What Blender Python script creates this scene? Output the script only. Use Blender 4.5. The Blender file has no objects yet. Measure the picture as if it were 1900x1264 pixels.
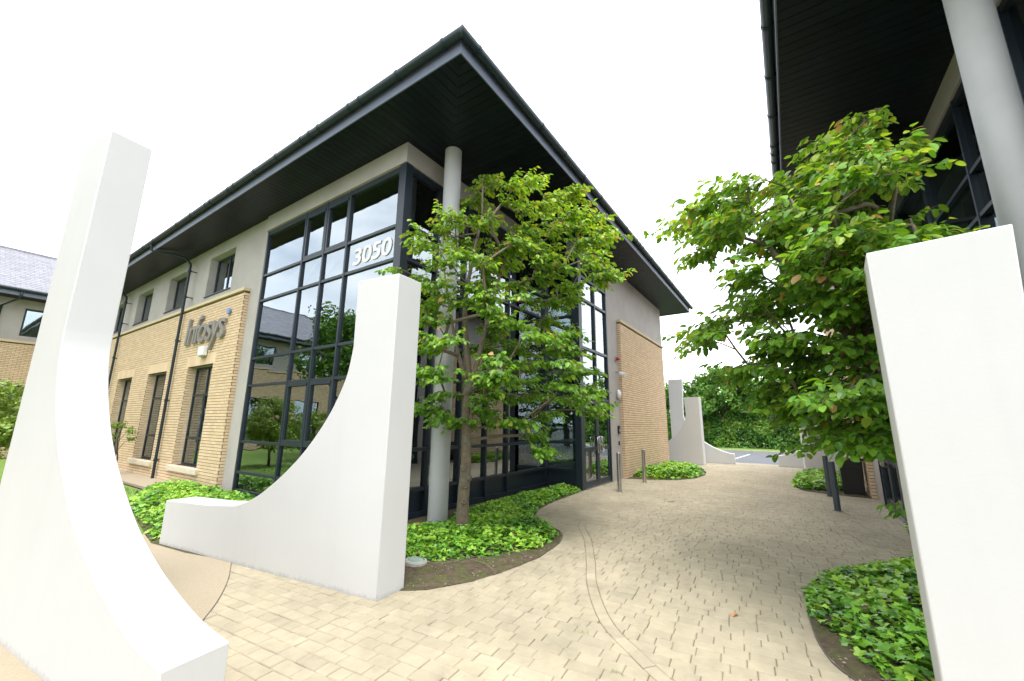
import bpy, math, random, bmesh
from mathutils import Vector, Matrix, noise
random.seed(7)
S = bpy.context.scene
COL = S.collection
# ------------------------------------------------------------------ camera
PITCH, ROLL, YAW = 0.203736, 0.010323, 0.59236
fwd = Vector((math.cos(YAW)*math.cos(PITCH), math.sin(YAW)*math.cos(PITCH), math.sin(PITCH)))
rt = Vector((math.sin(YAW), -math.cos(YAW), 0)); up = rt.cross(fwd)
r2 = rt*math.cos(ROLL)+up*math.sin(ROLL); u2 = -rt*math.sin(ROLL)+up*math.cos(ROLL)
cam = bpy.data.cameras.new('camera'); co = bpy.data.objects.new('camera', cam); COL.objects.link(co)
cam.sensor_width = 36; cam.lens = 755.32*36/1900; cam.clip_start = .05; cam.clip_end = 2000
co.matrix_world = Matrix(((r2.x, u2.x, -fwd.x, 0), (r2.y, u2.y, -fwd.y, 0), (r2.z, u2.z, -fwd.z, 1.6), (0, 0, 0, 1)))
S.camera = co
# ------------------------------------------------------------------ sky, sun, exposure
SUN_EL, SUN_AZ = math.radians(72), math.radians(215)      # azimuth measured from +X towards +Y
W = bpy.data.worlds.new('World'); S.world = W; W.use_nodes = True
nt = W.node_tree; nt.nodes.clear()
def N(t, **k):
    n = nt.nodes.new(t)
    for a, b in k.items(): setattr(n, a, b)
    return n
sky = N('ShaderNodeTexSky', sky_type='NISHITA', sun_disc=False)
sky.sun_elevation = SUN_EL; sky.sun_rotation = math.radians(90)-SUN_AZ
tc = N('ShaderNodeTexCoord'); mp = N('ShaderNodeMapping'); mp.inputs['Scale'].default_value = (1.2, 1.2, 3.2)
nz = N('ShaderNodeTexNoise'); nz.inputs['Scale'].default_value = 1.7; nz.inputs['Detail'].default_value = 5; nz.inputs['Roughness'].default_value = .55
cr = N('ShaderNodeValToRGB'); cr.color_ramp.elements[0].position = .30; cr.color_ramp.elements[1].position = .55
cr.color_ramp.elements[0].color = (4.4, 4.9, 5.6, 1); cr.color_ramp.elements[1].color = (8.6, 8.75, 8.9, 1)
mx = N('ShaderNodeMix', data_type='RGBA'); mx.inputs[0].default_value = .9
bg = N('ShaderNodeBackground'); bg.inputs[1].default_value = .10
out = N('ShaderNodeOutputWorld'); L = nt.links.new
L(tc.outputs['Generated'], mp.inputs[0]); L(mp.outputs[0], nz.inputs['Vector']); L(nz.outputs['Fac'], cr.inputs[0])
L(sky.outputs[0], mx.inputs[6]); L(cr.outputs[0], mx.inputs[7]); L(mx.outputs[2], bg.inputs[0]); L(bg.outputs[0], out.inputs[0])
sl = bpy.data.lights.new('sun', 'SUN'); sl.energy = 1.1; sl.angle = math.radians(30); sl.color = (1, .97, .93)
so = bpy.data.objects.new('sun', sl); COL.objects.link(so)
sd = Vector((math.cos(SUN_AZ)*math.cos(SUN_EL), math.sin(SUN_AZ)*math.cos(SUN_EL), math.sin(SUN_EL)))
so.rotation_euler = sd.to_track_quat('Z', 'Y').to_euler(); so.location = sd*60
S.view_settings.view_transform = 'Standard'; S.view_settings.look = 'None'
S.view_settings.gamma = 1; S.view_settings.use_curve_mapping = False
S.view_settings.exposure = 1.90
S.cycles.max_bounces = 8; S.cycles.transparent_max_bounces = 24
S.cycles.use_denoising = True

# ------------------------------------------------------------------ materials
def mat(name, col, rough=.7, var=0.0, scale=4.0, bump=0.0, bscale=60.0, island=0.0, metal=0.0, spec=.5, hue=None, transl=0.0, coat=0.0, stain=0.0, dirt=0.0):
    """principled material: base colour with a soft two-tone noise (var), per-piece variation (island) and fine relief (bump)"""
    m = bpy.data.materials.new(name); m.use_nodes = True
    t = m.node_tree; b = t.nodes['Principled BSDF']; ln = t.links.new
    b.inputs['Roughness'].default_value = rough; b.inputs['Metallic'].default_value = metal
    b.inputs['Specular IOR Level'].default_value = spec; b.inputs['Coat Weight'].default_value = coat
    c = tuple(col)+(1,)
    m.diffuse_color = c
    src = None
    pos = t.nodes.new('ShaderNodeNewGeometry')
    if var > 0:
        n = t.nodes.new('ShaderNodeTexNoise'); n.inputs['Scale'].default_value = scale; n.inputs['Detail'].default_value = 6; n.inputs['Roughness'].default_value = .62
        ln(pos.outputs['Position'], n.inputs['Vector'])
        r = t.nodes.new('ShaderNodeMapRange'); r.inputs[1].default_value = .3; r.inputs[2].default_value = .7
        r.inputs[3].default_value = 1-var; r.inputs[4].default_value = 1+var
        ln(n.outputs['Fac'], r.inputs[0]); src = r.outputs[0]
    if island > 0:
        oi = t.nodes.new('ShaderNodeObjectInfo')
        ad = t.nodes.new('ShaderNodeMath'); ad.operation = 'ADD'; fr = t.nodes.new('ShaderNodeMath'); fr.operation = 'FRACT'
        ln(pos.outputs['Random Per Island'], ad.inputs[0]); ln(oi.outputs['Random'], ad.inputs[1]); ln(ad.outputs[0], fr.inputs[0])
        r = t.nodes.new('ShaderNodeMapRange'); r.inputs[3].default_value = 1-island; r.inputs[4].default_value = 1+island
        ln(fr.outputs[0], r.inputs[0])
        if src is None: src = r.outputs[0]
        else:
            mu = t.nodes.new('ShaderNodeMath'); mu.operation = 'MULTIPLY'; ln(src, mu.inputs[0]); ln(r.outputs[0], mu.inputs[1]); src = mu.outputs[0]
        rnd = fr.outputs[0]
    if hue:                                   # second colour for some of the pieces
        mh = t.nodes.new('ShaderNodeMix'); mh.data_type = 'RGBA'
        mh.inputs[6].default_value = c; mh.inputs[7].default_value = tuple(hue)+(1,)
        if island > 0:
            h2 = t.nodes.new('ShaderNodeMath'); h2.operation = 'MULTIPLY'; h2.inputs[1].default_value = 7.31
            f2 = t.nodes.new('ShaderNodeMath'); f2.operation = 'FRACT'; ln(rnd, h2.inputs[0]); ln(h2.outputs[0], f2.inputs[0]); ln(f2.outputs[0], mh.inputs[0])
        else:
            n2 = t.nodes.new('ShaderNodeTexNoise'); n2.inputs['Scale'].default_value = scale*.37; n2.inputs['Detail'].default_value = 4
            r4 = t.nodes.new('ShaderNodeMapRange'); r4.inputs[1].default_value = .38; r4.inputs[2].default_value = .62
            ln(pos.outputs['Position'], n2.inputs['Vector']); ln(n2.outputs['Fac'], r4.inputs[0]); ln(r4.outputs[0], mh.inputs[0])
        base = mh.outputs[2]
    else:
        rgb = t.nodes.new('ShaderNodeRGB'); rgb.outputs[0].default_value = c; base = rgb.outputs[0]
    def mul(a, b_):
        if a is None: return b_
        q = t.nodes.new('ShaderNodeMath'); q.operation = 'MULTIPLY'; ln(a, q.inputs[0]); ln(b_, q.inputs[1]); return q.outputs[0]
    if stain > 0:                             # broad uneven weathering and small dark spots
        for sc_, lo, hi, f0, f1 in ((.9, .35, .68, 1-stain, 1.05), (3.6, .27, .42, 1-stain*.8, 1.0)):
            n = t.nodes.new('ShaderNodeTexNoise'); n.inputs['Scale'].default_value = sc_; n.inputs['Detail'].default_value = 7; n.inputs['Roughness'].default_value = .65
            ln(pos.outputs['Position'], n.inputs['Vector']); r = t.nodes.new('ShaderNodeMapRange'); r.inputs[1].default_value = lo; r.inputs[2].default_value = hi; r.inputs[3].default_value = f0; r.inputs[4].default_value = f1
            ln(n.outputs['Fac'], r.inputs[0]); src = mul(src, r.outputs[0])
    if dirt > 0:                              # rain streaks, and splashed grime on the lowest hand's breadth
        sx = t.nodes.new('ShaderNodeSeparateXYZ'); ln(pos.outputs['Position'], sx.inputs[0])
        mp_ = t.nodes.new('ShaderNodeMapping'); mp_.inputs['Scale'].default_value = (7, 7, .35); ln(pos.outputs['Position'], mp_.inputs[0])
        n = t.nodes.new('ShaderNodeTexNoise'); n.inputs['Scale'].default_value = 1.0; n.inputs['Detail'].default_value = 4; ln(mp_.outputs[0], n.inputs['Vector'])
        r = t.nodes.new('ShaderNodeMapRange'); r.inputs[1].default_value = .25; r.inputs[2].default_value = .45; r.inputs[3].default_value = 1-.10*dirt; r.inputs[4].default_value = 1.0; ln(n.outputs['Fac'], r.inputs[0]); src = mul(src, r.outputs[0])
        n = t.nodes.new('ShaderNodeTexNoise'); n.inputs['Scale'].default_value = 24; n.inputs['Detail'].default_value = 6; ln(pos.outputs['Position'], n.inputs['Vector'])
        h = t.nodes.new('ShaderNodeMath'); h.operation = 'MULTIPLY_ADD'; h.inputs[1].default_value = .10; h.inputs[2].default_value = -.035; ln(n.outputs['Fac'], h.inputs[0])
        d = t.nodes.new('ShaderNodeMath'); d.operation = 'SUBTRACT'; ln(sx.outputs[2], d.inputs[0]); ln(h.outputs[0], d.inputs[1])
        r = t.nodes.new('ShaderNodeMapRange'); r.inputs[1].default_value = -.01; r.inputs[2].default_value = .03; r.inputs[3].default_value = 1-1.1*dirt; r.inputs[4].default_value = 1.0; ln(d.outputs[0], r.inputs[0]); src = mul(src, r.outputs[0])
    if src is not None:
        vm = t.nodes.new('ShaderNodeVectorMath'); vm.operation = 'SCALE'; ln(base, vm.inputs[0]); ln(src, vm.inputs['Scale']); base = vm.outputs[0]
    ln(base, b.inputs['Base Color'])
    if bump > 0:
        n = t.nodes.new('ShaderNodeTexNoise'); n.inputs['Scale'].default_value = bscale; n.inputs['Detail'].default_value = 5
        ln(pos.outputs['Position'], n.inputs['Vector'])
        bp = t.nodes.new('ShaderNodeBump'); bp.inputs['Strength'].default_value = bump; bp.inputs['Distance'].default_value = .01
        ln(n.outputs['Fac'], bp.inputs['Height']); ln(bp.outputs[0], b.inputs['Normal'])
    if transl > 0:
        tr = t.nodes.new('ShaderNodeBsdfTranslucent'); sc = t.nodes.new('ShaderNodeVectorMath'); sc.operation = 'MULTIPLY'
        sc.inputs[1].default_value = (1.5, 1.35, .5); ln(base, sc.inputs[0]); ln(sc.outputs[0], tr.inputs[0])
        ms = t.nodes.new('ShaderNodeMixShader'); ms.inputs[0].default_value = transl
        ln(b.outputs[0], ms.inputs[1]); ln(tr.outputs[0], ms.inputs[2]); ln(ms.outputs[0], t.nodes['Material Output'].inputs[0])
    return m
def glassmat(name, tint, ior, refl=.95):
    m = bpy.data.materials.new(name); m.use_nodes = True; t = m.node_tree; t.nodes.clear(); ln = t.links.new
    o = t.nodes.new('ShaderNodeOutputMaterial'); f = t.nodes.new('ShaderNodeFresnel'); f.inputs[0].default_value = ior; fm = t.nodes.new('ShaderNodeMath'); fm.operation = 'MULTIPLY_ADD'; fm.use_clamp = True; fm.inputs[1].default_value = 1.08; fm.inputs[2].default_value = .19; ln(f.outputs[0], fm.inputs[0])
    tr = t.nodes.new('ShaderNodeBsdfTransparent'); tr.inputs[0].default_value = tuple(tint)+(1,)
    g = t.nodes.new('ShaderNodeBsdfGlossy'); g.inputs['Color'].default_value = (refl*.86, refl*.95, refl, 1); g.inputs['Roughness'].default_value = .0
    n = t.nodes.new('ShaderNodeTexNoise'); n.inputs['Scale'].default_value = 1.3; p = t.nodes.new('ShaderNodeNewGeometry')
    b = t.nodes.new('ShaderNodeBump'); b.inputs['Strength'].default_value = .12; b.inputs['Distance'].default_value = .02
    ln(p.outputs['Position'], n.inputs['Vector']); ln(n.outputs['Fac'], b.inputs['Height']); ln(b.outputs[0], g.inputs['Normal'])
    ms = t.nodes.new('ShaderNodeMixShader'); ln(fm.outputs[0], ms.inputs[0]); ln(tr.outputs[0], ms.inputs[1]); ln(g.outputs[0], ms.inputs[2]); ln(ms.outputs[0], o.inputs[0])
    return m
def emis(name, col, st):
    m = bpy.data.materials.new(name); m.use_nodes = True; t = m.node_tree
    b = t.nodes['Principled BSDF']; b.inputs['Emission Color'].default_value = tuple(col)+(1,); b.inputs['Emission Strength'].default_value = st
    return m
M = dict(
 white=mat('white_masonry_paint', (.54, .541, .535), .75, var=.018, scale=1.6, dirt=.2, bump=.05, bscale=45),
 render=mat('grey_render', (.405, .375, .352), .9, var=.08, stain=.06, scale=1.1, bump=.15, bscale=120),
 reveal=mat('pale_render', (.36, .37, .33), .9, var=.04),
 brick=mat('buff_brick', (.68, .515, .345), .88, island=.08, var=.05, scale=9, hue=(.65, .48, .305), bump=.2, bscale=90),
 mortar=mat('mortar', (.15, .095, .06), .95, var=.15, scale=12),
 rbrick=mat('brown_red_brick', (.30, .14, .085), .88, island=.16, var=.08, scale=9, bump=.2),
 stone=mat('buff_cast_stone', (.58, .48, .31), .85, var=.06, scale=6, bump=.1),
 sill=mat('pale_sill_stone', (.60, .53, .42), .85, var=.07, scale=6, bump=.1),
 frame=mat('blue_grey_powder_coat', (.012, .021, .032), .42, var=.05, scale=2),
 soffit=mat('black_soffit_board', (.004, .0085, .0125), .40, island=.22, var=.25, scale=3, spec=.3),
 gutter=mat('dark_teal_gutter', (.012, .024, .030), .42, var=.12, scale=3, spec=.35),
 fascia=mat('slate_blue_fascia', (.125, .145, .20), .5, var=.10, scale=3),
 slate=mat('grey_slate', (.20, .20, .225), .7, var=.12, scale=5, island=.12, bump=.2, bscale=30),
 column=mat('grey_column_paint', (.44, .445, .45), .6, var=.05, scale=2.5, bump=.05),
 paver=mat('buff_paver', (.36, .312, .218), .93, var=.10, scale=7, island=.055, hue=(.375, .325, .23), stain=.2, bump=.4, bscale=170),
 joint=mat('joint_sand', (.22, .175, .115), .98, var=.3, scale=14, hue=(.24, .19, .12), bump=.3),
 resin=mat('resin_bound_gravel', (.35, .29, .205), .9, var=.16, scale=90, bump=.5, bscale=260),
 soil=mat('bare_soil', (.085, .058, .038), .97, var=.45, scale=16, hue=(.065, .07, .02), bump=.9, bscale=70),
 pebble=mat('pale_pebbles', (.20, .165, .125), .9, island=.5),
 steel=mat('edging_steel', (.10, .085, .07), .6, var=.3, scale=8),
 stainless=mat('brushed_stainless', (.50, .48, .46), .28, metal=1, var=.06, scale=2),
 bollard=mat('grey_painted_steel', (.060, .072, .088), .42, var=.08, scale=4),
 blackp=mat('black_plastic', (.010, .010, .012), .35),
 whitep=mat('white_plastic', (.75, .75, .74), .4),
 greyp=mat('grey_plastic', (.30, .31, .33), .4),
 red=mat('red_plastic', (.45, .015, .02), .3),
 blue=mat('blue_enamel', (.16, .25, .50), .35),
 signmetal=mat('brushed_sign_metal', (.27, .255, .235), .42, metal=.3, var=.12, scale=4),
 asphalt=mat('grey_asphalt', (.115, .12, .135), .9, var=.14, scale=2.2, bump=.3, bscale=160),
 roadpaint=mat('white_road_paint', (.62, .62, .60), .8, var=.1, scale=9),
 kerb=mat('concrete_kerb', (.34, .32, .28), .9, var=.1, scale=5),
 earth=mat('distant_ground', (.17, .165, .14), .95, var=.2, scale=.4),
 grass=mat('lawn_grass', (.15, .27, .035), .95, var=.35, scale=26, hue=(.14, .21, .04), bump=.9, bscale=120),
 blade=mat('grass_blades', (.11, .22, .03), .7, island=.35, transl=.3),
 bark=mat('grey_brown_bark', (.175, .13, .09), .95, var=.3, scale=20, hue=(.15, .135, .10), bump=.7, bscale=42),
 barkd=mat('dark_bark', (.07, .052, .038), .95, var=.3, scale=14, bump=.6, bscale=40),
 inwall=mat('interior_wall', (.62, .56, .45), .8, var=.05), infloor=mat('interior_floor', (.42, .37, .28), .5, var=.08),
 slat=mat('dark_ceiling_slat', (.045, .032, .025), .6, island=.2), inceil=mat('dark_ceiling', (.012, .011, .01), .8),
 blind=mat('pale_green_blind', (.50, .60, .50), .8), furn=mat('desk_wood', (.16, .10, .055), .5),
 lamp=emis('ceiling_lamp_glow', (1, .93, .8), 22),
 glassA=glassmat('curtain_wall_glass', (.60, .76, .70), 1.95), glassB=glassmat('window_glass', (.64, .76, .71), 2.0),
 lens=mat('lamp_glass', (.30, .42, .42), .08, spec=.9, coat=.6),
 lf1=mat('leaf_mid_green', (.145, .315, .030), .42, island=.30, hue=(.20, .375, .038), transl=.42),
 lf2=mat('leaf_yellow_green', (.27, .42, .045), .42, island=.25, hue=(.37, .47, .06), transl=.42),
 lf3=mat('leaf_dark_green', (.080, .205, .022), .40, island=.35, hue=(.11, .25, .028), transl=.34),
 lf4=mat('leaf_red_brown', (.42, .20, .12), .45, island=.3, hue=(.46, .34, .09), transl=.25),
 ivy1=mat('ivy_mid_green', (.135, .34, .034), .36, island=.35, hue=(.20, .42, .042), transl=.24),
 ivy2=mat('ivy_lime_green', (.27, .50, .05), .38, island=.25, hue=(.35, .56, .065), transl=.25),
 ivy3=mat('ivy_deep_green', (.055, .18, .03), .30, island=.4, hue=(.08, .22, .03), transl=.15),
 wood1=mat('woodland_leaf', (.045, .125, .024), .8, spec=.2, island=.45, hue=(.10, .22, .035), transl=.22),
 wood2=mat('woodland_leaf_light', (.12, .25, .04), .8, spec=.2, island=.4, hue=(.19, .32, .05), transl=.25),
 shrub=mat('shrub_leaf', (.16, .27, .035), .5, island=.35, hue=(.22, .31, .045), transl=.25),
)

# ------------------------------------------------------------------ builders
def tag(o, label=None, cat=None, group=None, kind=None):
    if label: o['label'] = label
    if cat: o['category'] = cat
    if group: o['group'] = group
    if kind: o['kind'] = kind
    return o
def empty(name, loc=(0, 0, 0), label=None, cat=None, group=None, parent=None):
    o = bpy.data.objects.new(name, None); COL.objects.link(o); o.location = loc; o.empty_display_size = .1
    if parent: o.parent = parent
    return tag(o, label, cat, group)
def wloc(o):
    v = Vector((0, 0, 0))
    while o: v += Vector(o.location); o = o.parent
    return v
class MB:
    def __init__(s): s.v = []; s.f = []; s.m = []; s.mi = 0
    def face(s, idx): s.f.append(idx); s.m.append(s.mi)
    def poly(s, pts):
        n = len(s.v); s.v += [tuple(p) for p in pts]; s.face(tuple(range(n, n+len(pts)))); return s
    def hexa(s, p, skip=()):
        n = len(s.v); s.v += [tuple(q) for q in p]
        F = [(3, 2, 1, 0), (4, 5, 6, 7), (0, 1, 5, 4), (1, 2, 6, 5), (2, 3, 7, 6), (3, 0, 4, 7)]
        for i, f in enumerate(F):
            if i not in skip: s.face(tuple(n+a for a in f))
        return s
    def box(s, x0, x1, y0, y1, z0, z1, skip=()):
        if x0 > x1: x0, x1 = x1, x0
        if y0 > y1: y0, y1 = y1, y0
        if z0 > z1: z0, z1 = z1, z0
        return s.hexa([(x0, y0, z0), (x1, y0, z0), (x1, y1, z0), (x0, y1, z0), (x0, y0, z1), (x1, y0, z1), (x1, y1, z1), (x0, y1, z1)], skip)
    def tube(s, pts, rad, seg=10, cap=True):
        pts = [Vector(p) for p in pts]
        if not isinstance(rad, (list, tuple)): rad = [rad]*len(pts)
        base = len(s.v); ref = None
        for i, p in enumerate(pts):
            a = pts[max(i-1, 0)]; b = pts[min(i+1, len(pts)-1)]; d = (b-a)
            if d.length < 1e-6: d = Vector((0, 0, 1))
            d.normalize()
            if ref is None: ref = d.orthogonal().normalized()
            u = (ref-d*ref.dot(d))
            if u.length < 1e-4: u = d.orthogonal()
            u.normalize(); ref = u; w = d.cross(u)
            for k in range(seg):
                t = 2*math.pi*k/seg; q = p+(u*math.cos(t)+w*math.sin(t))*rad[i]; s.v.append(tuple(q))
        for i in range(len(pts)-1):
            for k in range(seg):
                a = base+i*seg+k; b = base+i*seg+(k+1) % seg; s.face((a, b, b+seg, a+seg))
        if cap:
            s.face(tuple(base+k for k in reversed(range(seg)))); e = base+(len(pts)-1)*seg; s.face(tuple(e+k for k in range(seg)))
        return s
    def cyl(s, x, y, z0, z1, r, seg=24): return s.tube([(x, y, z0), (x, y, z1)], r, seg)
    def lathe(s, c, axis, prof, seg=20):
        """prof: (distance along axis, radius)"""
        c = Vector(c); a = Vector(axis).normalized(); u = a.orthogonal().normalized(); w = a.cross(u); b = len(s.v)
        for d, r in prof:
            for k in range(seg):
                t = 2*math.pi*k/seg; s.v.append(tuple(c+a*d+(u*math.cos(t)+w*math.sin(t))*r))
        for i in range(len(prof)-1):
            for k in range(seg):
                p = b+i*seg+k; q = b+i*seg+(k+1) % seg; s.face((p, q, q+seg, p+seg))
        s.face(tuple(b+k for k in reversed(range(seg)))); e = b+(len(prof)-1)*seg; s.face(tuple(e+k for k in range(seg)))
        return s
    def mesh(s, name, mats, org=Vector((0, 0, 0)), mir=False, smooth=False):
        vs = [(p[0], 3-p[1] if mir else p[1], p[2]) for p in s.v]
        vs = [(p[0]-org.x, p[1]-org.y, p[2]-org.z) for p in vs]
        fs = [tuple(reversed(f)) for f in s.f] if mir else s.f
        me = bpy.data.meshes.new(name); me.from_pydata(vs, [], fs)
        if not isinstance(mats, (list, tuple)): mats = [mats]
        for m in mats: me.materials.append(m)
        if len(mats) > 1: me.polygons.foreach_set('material_index', s.m)
        if smooth: me.polygons.foreach_set('use_smooth', [True]*len(fs))
        me.update(); return me
    def build(s, name, mats, parent=None, mir=False, smooth=False, bevel=0, kind=None, label=None, smang=None):
        org = wloc(parent) if parent else Vector((0, 0, 0))
        me = s.mesh(name, mats, org, mir, smooth)
        o = bpy.data.objects.new(name, me); COL.objects.link(o)
        if parent: o.parent = parent
        if kind: o['kind'] = kind
        if label: o['label'] = label
        if bevel:
            b = o.modifiers.new('bevel', 'BEVEL'); b.width = bevel; b.segments = 2; b.limit_method = 'ANGLE'; b.angle_limit = math.radians(35)
        if smang: me.set_sharp_from_angle(angle=math.radians(smang))
        return o
def piece(name, parent, mats, x0, x1, y0, y1, z0, z1, mir=False, bevel=0, label=None):
    return MB().box(x0, x1, y0, y1, z0, z1).build(name, mats, parent, mir, bevel=bevel, label=label)
def inst(name, me, parent, loc=(0, 0, 0), rot=None, kind=None):
    o = bpy.data.objects.new(name, me); COL.objects.link(o); o.parent = parent; o.location = loc
    if rot: o.rotation_euler = rot
    return o
def copy_thing(o, loc, label):
    c = o.copy(); COL.objects.link(c); c.location = loc; c['label'] = label
    for ch in o.children:
        d = ch.copy(); COL.objects.link(d); d.parent = c
        for g in ch.children: e = g.copy(); COL.objects.link(e); e.parent = d
    return c
def catmull(P, n=6):
    out = []
    for i in range(len(P)-1):
        p0 = P[max(i-1, 0)]; p1 = P[i]; p2 = P[i+1]; p3 = P[min(i+2, len(P)-1)]
        for k in range(n):
            t = k/n
            out.append(tuple(.5*((2*b)+(-a+c)*t+(2*a-5*b+4*c-d)*t*t+(-a+3*b-3*c+d)*t**3) for a, b, c, d in zip(p0, p1, p2, p3)))
    out.append(tuple(P[-1])); return out
def inpoly(x, y, P):
    c = False; j = len(P)-1
    for i in range(len(P)):
        if (P[i][1] > y) != (P[j][1] > y) and x < (P[j][0]-P[i][0])*(y-P[i][1])/(P[j][1]-P[i][1])+P[i][0]: c = not c
        j = i
    return c
def edgedist(x, y, P):
    d = 1e9
    for i in range(len(P)):
        ax, ay = P[i-1][:2]; bx, by = P[i][:2]; vx, vy = bx-ax, by-ay; t = max(0, min(1, ((x-ax)*vx+(y-ay)*vy)/(vx*vx+vy*vy+1e-12)))
        d = min(d, math.hypot(x-ax-vx*t, y-ay-vy*t))
    return d
def pix(x, y, z):
    """where a world point falls in the frame, 0..1 across and down, and its distance: used only to pick which pieces become objects"""
    v = Vector((x, y, z-1.6)); d = v.dot(fwd)
    if d <= .05: return None
    k = 755.32/1900
    return .5+k*v.dot(r2)/d, .5-k*1900/1264*v.dot(u2)/d, v.length
def shown(x, y, z, m=.0):
    p = pix(x, y, z); return p is not None and -m < p[0] < 1+m and -m < p[1] < 1+m

# ================================================================== THE SETTING
def sheet(name, P, z, m, kind='structure', t=.05):
    b = MB(); n = len(P)
    b.poly([(x, y, z) for x, y in P])
    for i in range(n):
        x0, y0 = P[i]; x1, y1 = P[(i+1) % n]; b.poly([(x0, y0, z), (x0, y0, z-t), (x1, y1, z-t), (x1, y1, z)])
    return b.build(name, m, kind=kind)
sheet('ground', [(-300, -300), (400, -300), (400, 400), (-300, 400)], -.09, M['earth'])
sheet('lawn', [(-30, 7.9), (2.6, 7.9), (2.9, 11.2), (3.6, 13.3), (3.75, 27.6), (-30, 27.6)], -.02, M['grass'], t=.06)
sheet('gravel_strip', [(3.75, 12.9), (4.60, 12.9), (4.60, 28.0), (3.75, 28.0)], .0, M['resin'], t=.06)
park = sheet('car_park_road', [(21.9, -60), (31.2, -60), (31.2, 80), (21.9, 80)], -.03, M['asphalt'], t=.05)
sheet('grass_verge', [(31.45, -60), (60, -60), (60, 80), (31.45, 80)], .09, M['grass'], t=.15)
ln = MB()
for i in range(-5, 8):
    y = 2.55+i*2.5; ln.poly([(24.6, y, -.025), (29.4, y-.35, -.025), (29.4, y-.25, -.025), (24.6, y+.1, -.025)])
ln.build('parking_bay_lines', M['roadpaint'], kind='structure')
kb = empty('kerb', (31.3, 0, 0)); kb['kind'] = 'structure'
ks = MB().box(31.2, 31.45, -.455, .455, -.08, .11).mesh('kerb_stone', M['kerb'], Vector((31.3, 0, 0)))
for i in range(-14, 28): inst('kerb_stone', ks, kb, (0, i*.92, random.uniform(-.003, .003)))

# paved court: sand bed, one object per block near the lens, the far blocks joined
FIELD = [(.2, -6), (21.9, -6), (21.9, 9), (19, 9), (18.9, 4.45), (9.9, 4.6), (2.75, 6.7), (2.30, 5.80), (1.95, 5.0), (1.55, 4.38), (1.05, 3.8), (.2, 3.2)]
pave = sheet('paved_court', [(-.6, -6), (21.9, -6), (21.9, 9), (18.9, 9), (18.9, 5.6), (2.2, 7.3), (-.6, 3)], -.014, M['joint'])
STRIP = catmull([(9.6, 2.35), (8.4, 2.85), (7.15, 3.12), (6.55, 3.0), (5.86, 2.60), (4.95, 2.16), (4.30, 1.87), (3.62, 1.46), (3.24, 1.07), (2.98, .74), (2.7, .3), (2.45, -.3)], 8)
def clip(P, nx, ny, c):
    """keep the part of polygon P with nx*x + ny*y >= c"""
    o = []
    for i in range(len(P)):
        a = P[i-1]; b = P[i]; da = nx*a[0]+ny*a[1]-c; db = nx*b[0]+ny*b[1]-c
        if (da >= 0) != (db >= 0):
            t = da/(da-db); o.append((a[0]+(b[0]-a[0])*t, a[1]+(b[1]-a[1])*t))
        if db >= 0: o.append(b)
    return o
def area(P): return abs(sum(P[i-1][0]*P[i][1]-P[i][0]*P[i-1][1] for i in range(len(P))))/2
def block(b, P, dz=0, tx=0, ty=0, ins=.0055, cx=0, cy=0):
    """one paving block: chamfered top, sides down into the sand"""
    n = len(P); mx_ = sum(p[0] for p in P)/n; my_ = sum(p[1] for p in P)/n
    def zz(x, y, h): return h+dz+tx*(x-mx_)+ty*(y-my_)
    A = []
    for i in range(n):
        p, q, r = P[i-1], P[i], P[(i+1) % n]
        d1 = Vector((q[0]-p[0], q[1]-p[1])); d2 = Vector((r[0]-q[0], r[1]-q[1]))
        if d1.length < 1e-5 or d2.length < 1e-5: A.append(q); continue
        d1.normalize(); d2.normalize(); nn = Vector((-d1.y-d2.y, d1.x+d2.x)); l = nn.length
        if l < 1e-4: A.append(q); continue
        nn /= l; k = ins/max(.35, nn.dot(Vector((-d1.y, d1.x)))); A.append((q[0]+nn.x*k, q[1]+nn.y*k))
    s = len(b.v)
    b.v += [(x-cx, y-cy, zz(x, y, 0)) for x, y in A]; b.v += [(x-cx, y-cy, zz(x, y, -.0055)) for x, y in P]; b.v += [(x-cx, y-cy, -.035) for x, y in P]
    b.face(tuple(range(s, s+n)))
    for k in range(n):
        j = (k+1) % n; b.face((s+n+k, s+n+j, s+j, s+k)); b.face((s+2*n+k, s+2*n+j, s+n+j, s+n+k))
ccw = lambda P: P if sum(P[i-1][0]*P[i][1]-P[i][0]*P[i-1][1] for i in range(len(P))) > 0 else P[::-1]
rot = math.radians(5.2); ca, sa = math.cos(rot), math.sin(rot)
blocks = []; g = .0035
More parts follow.
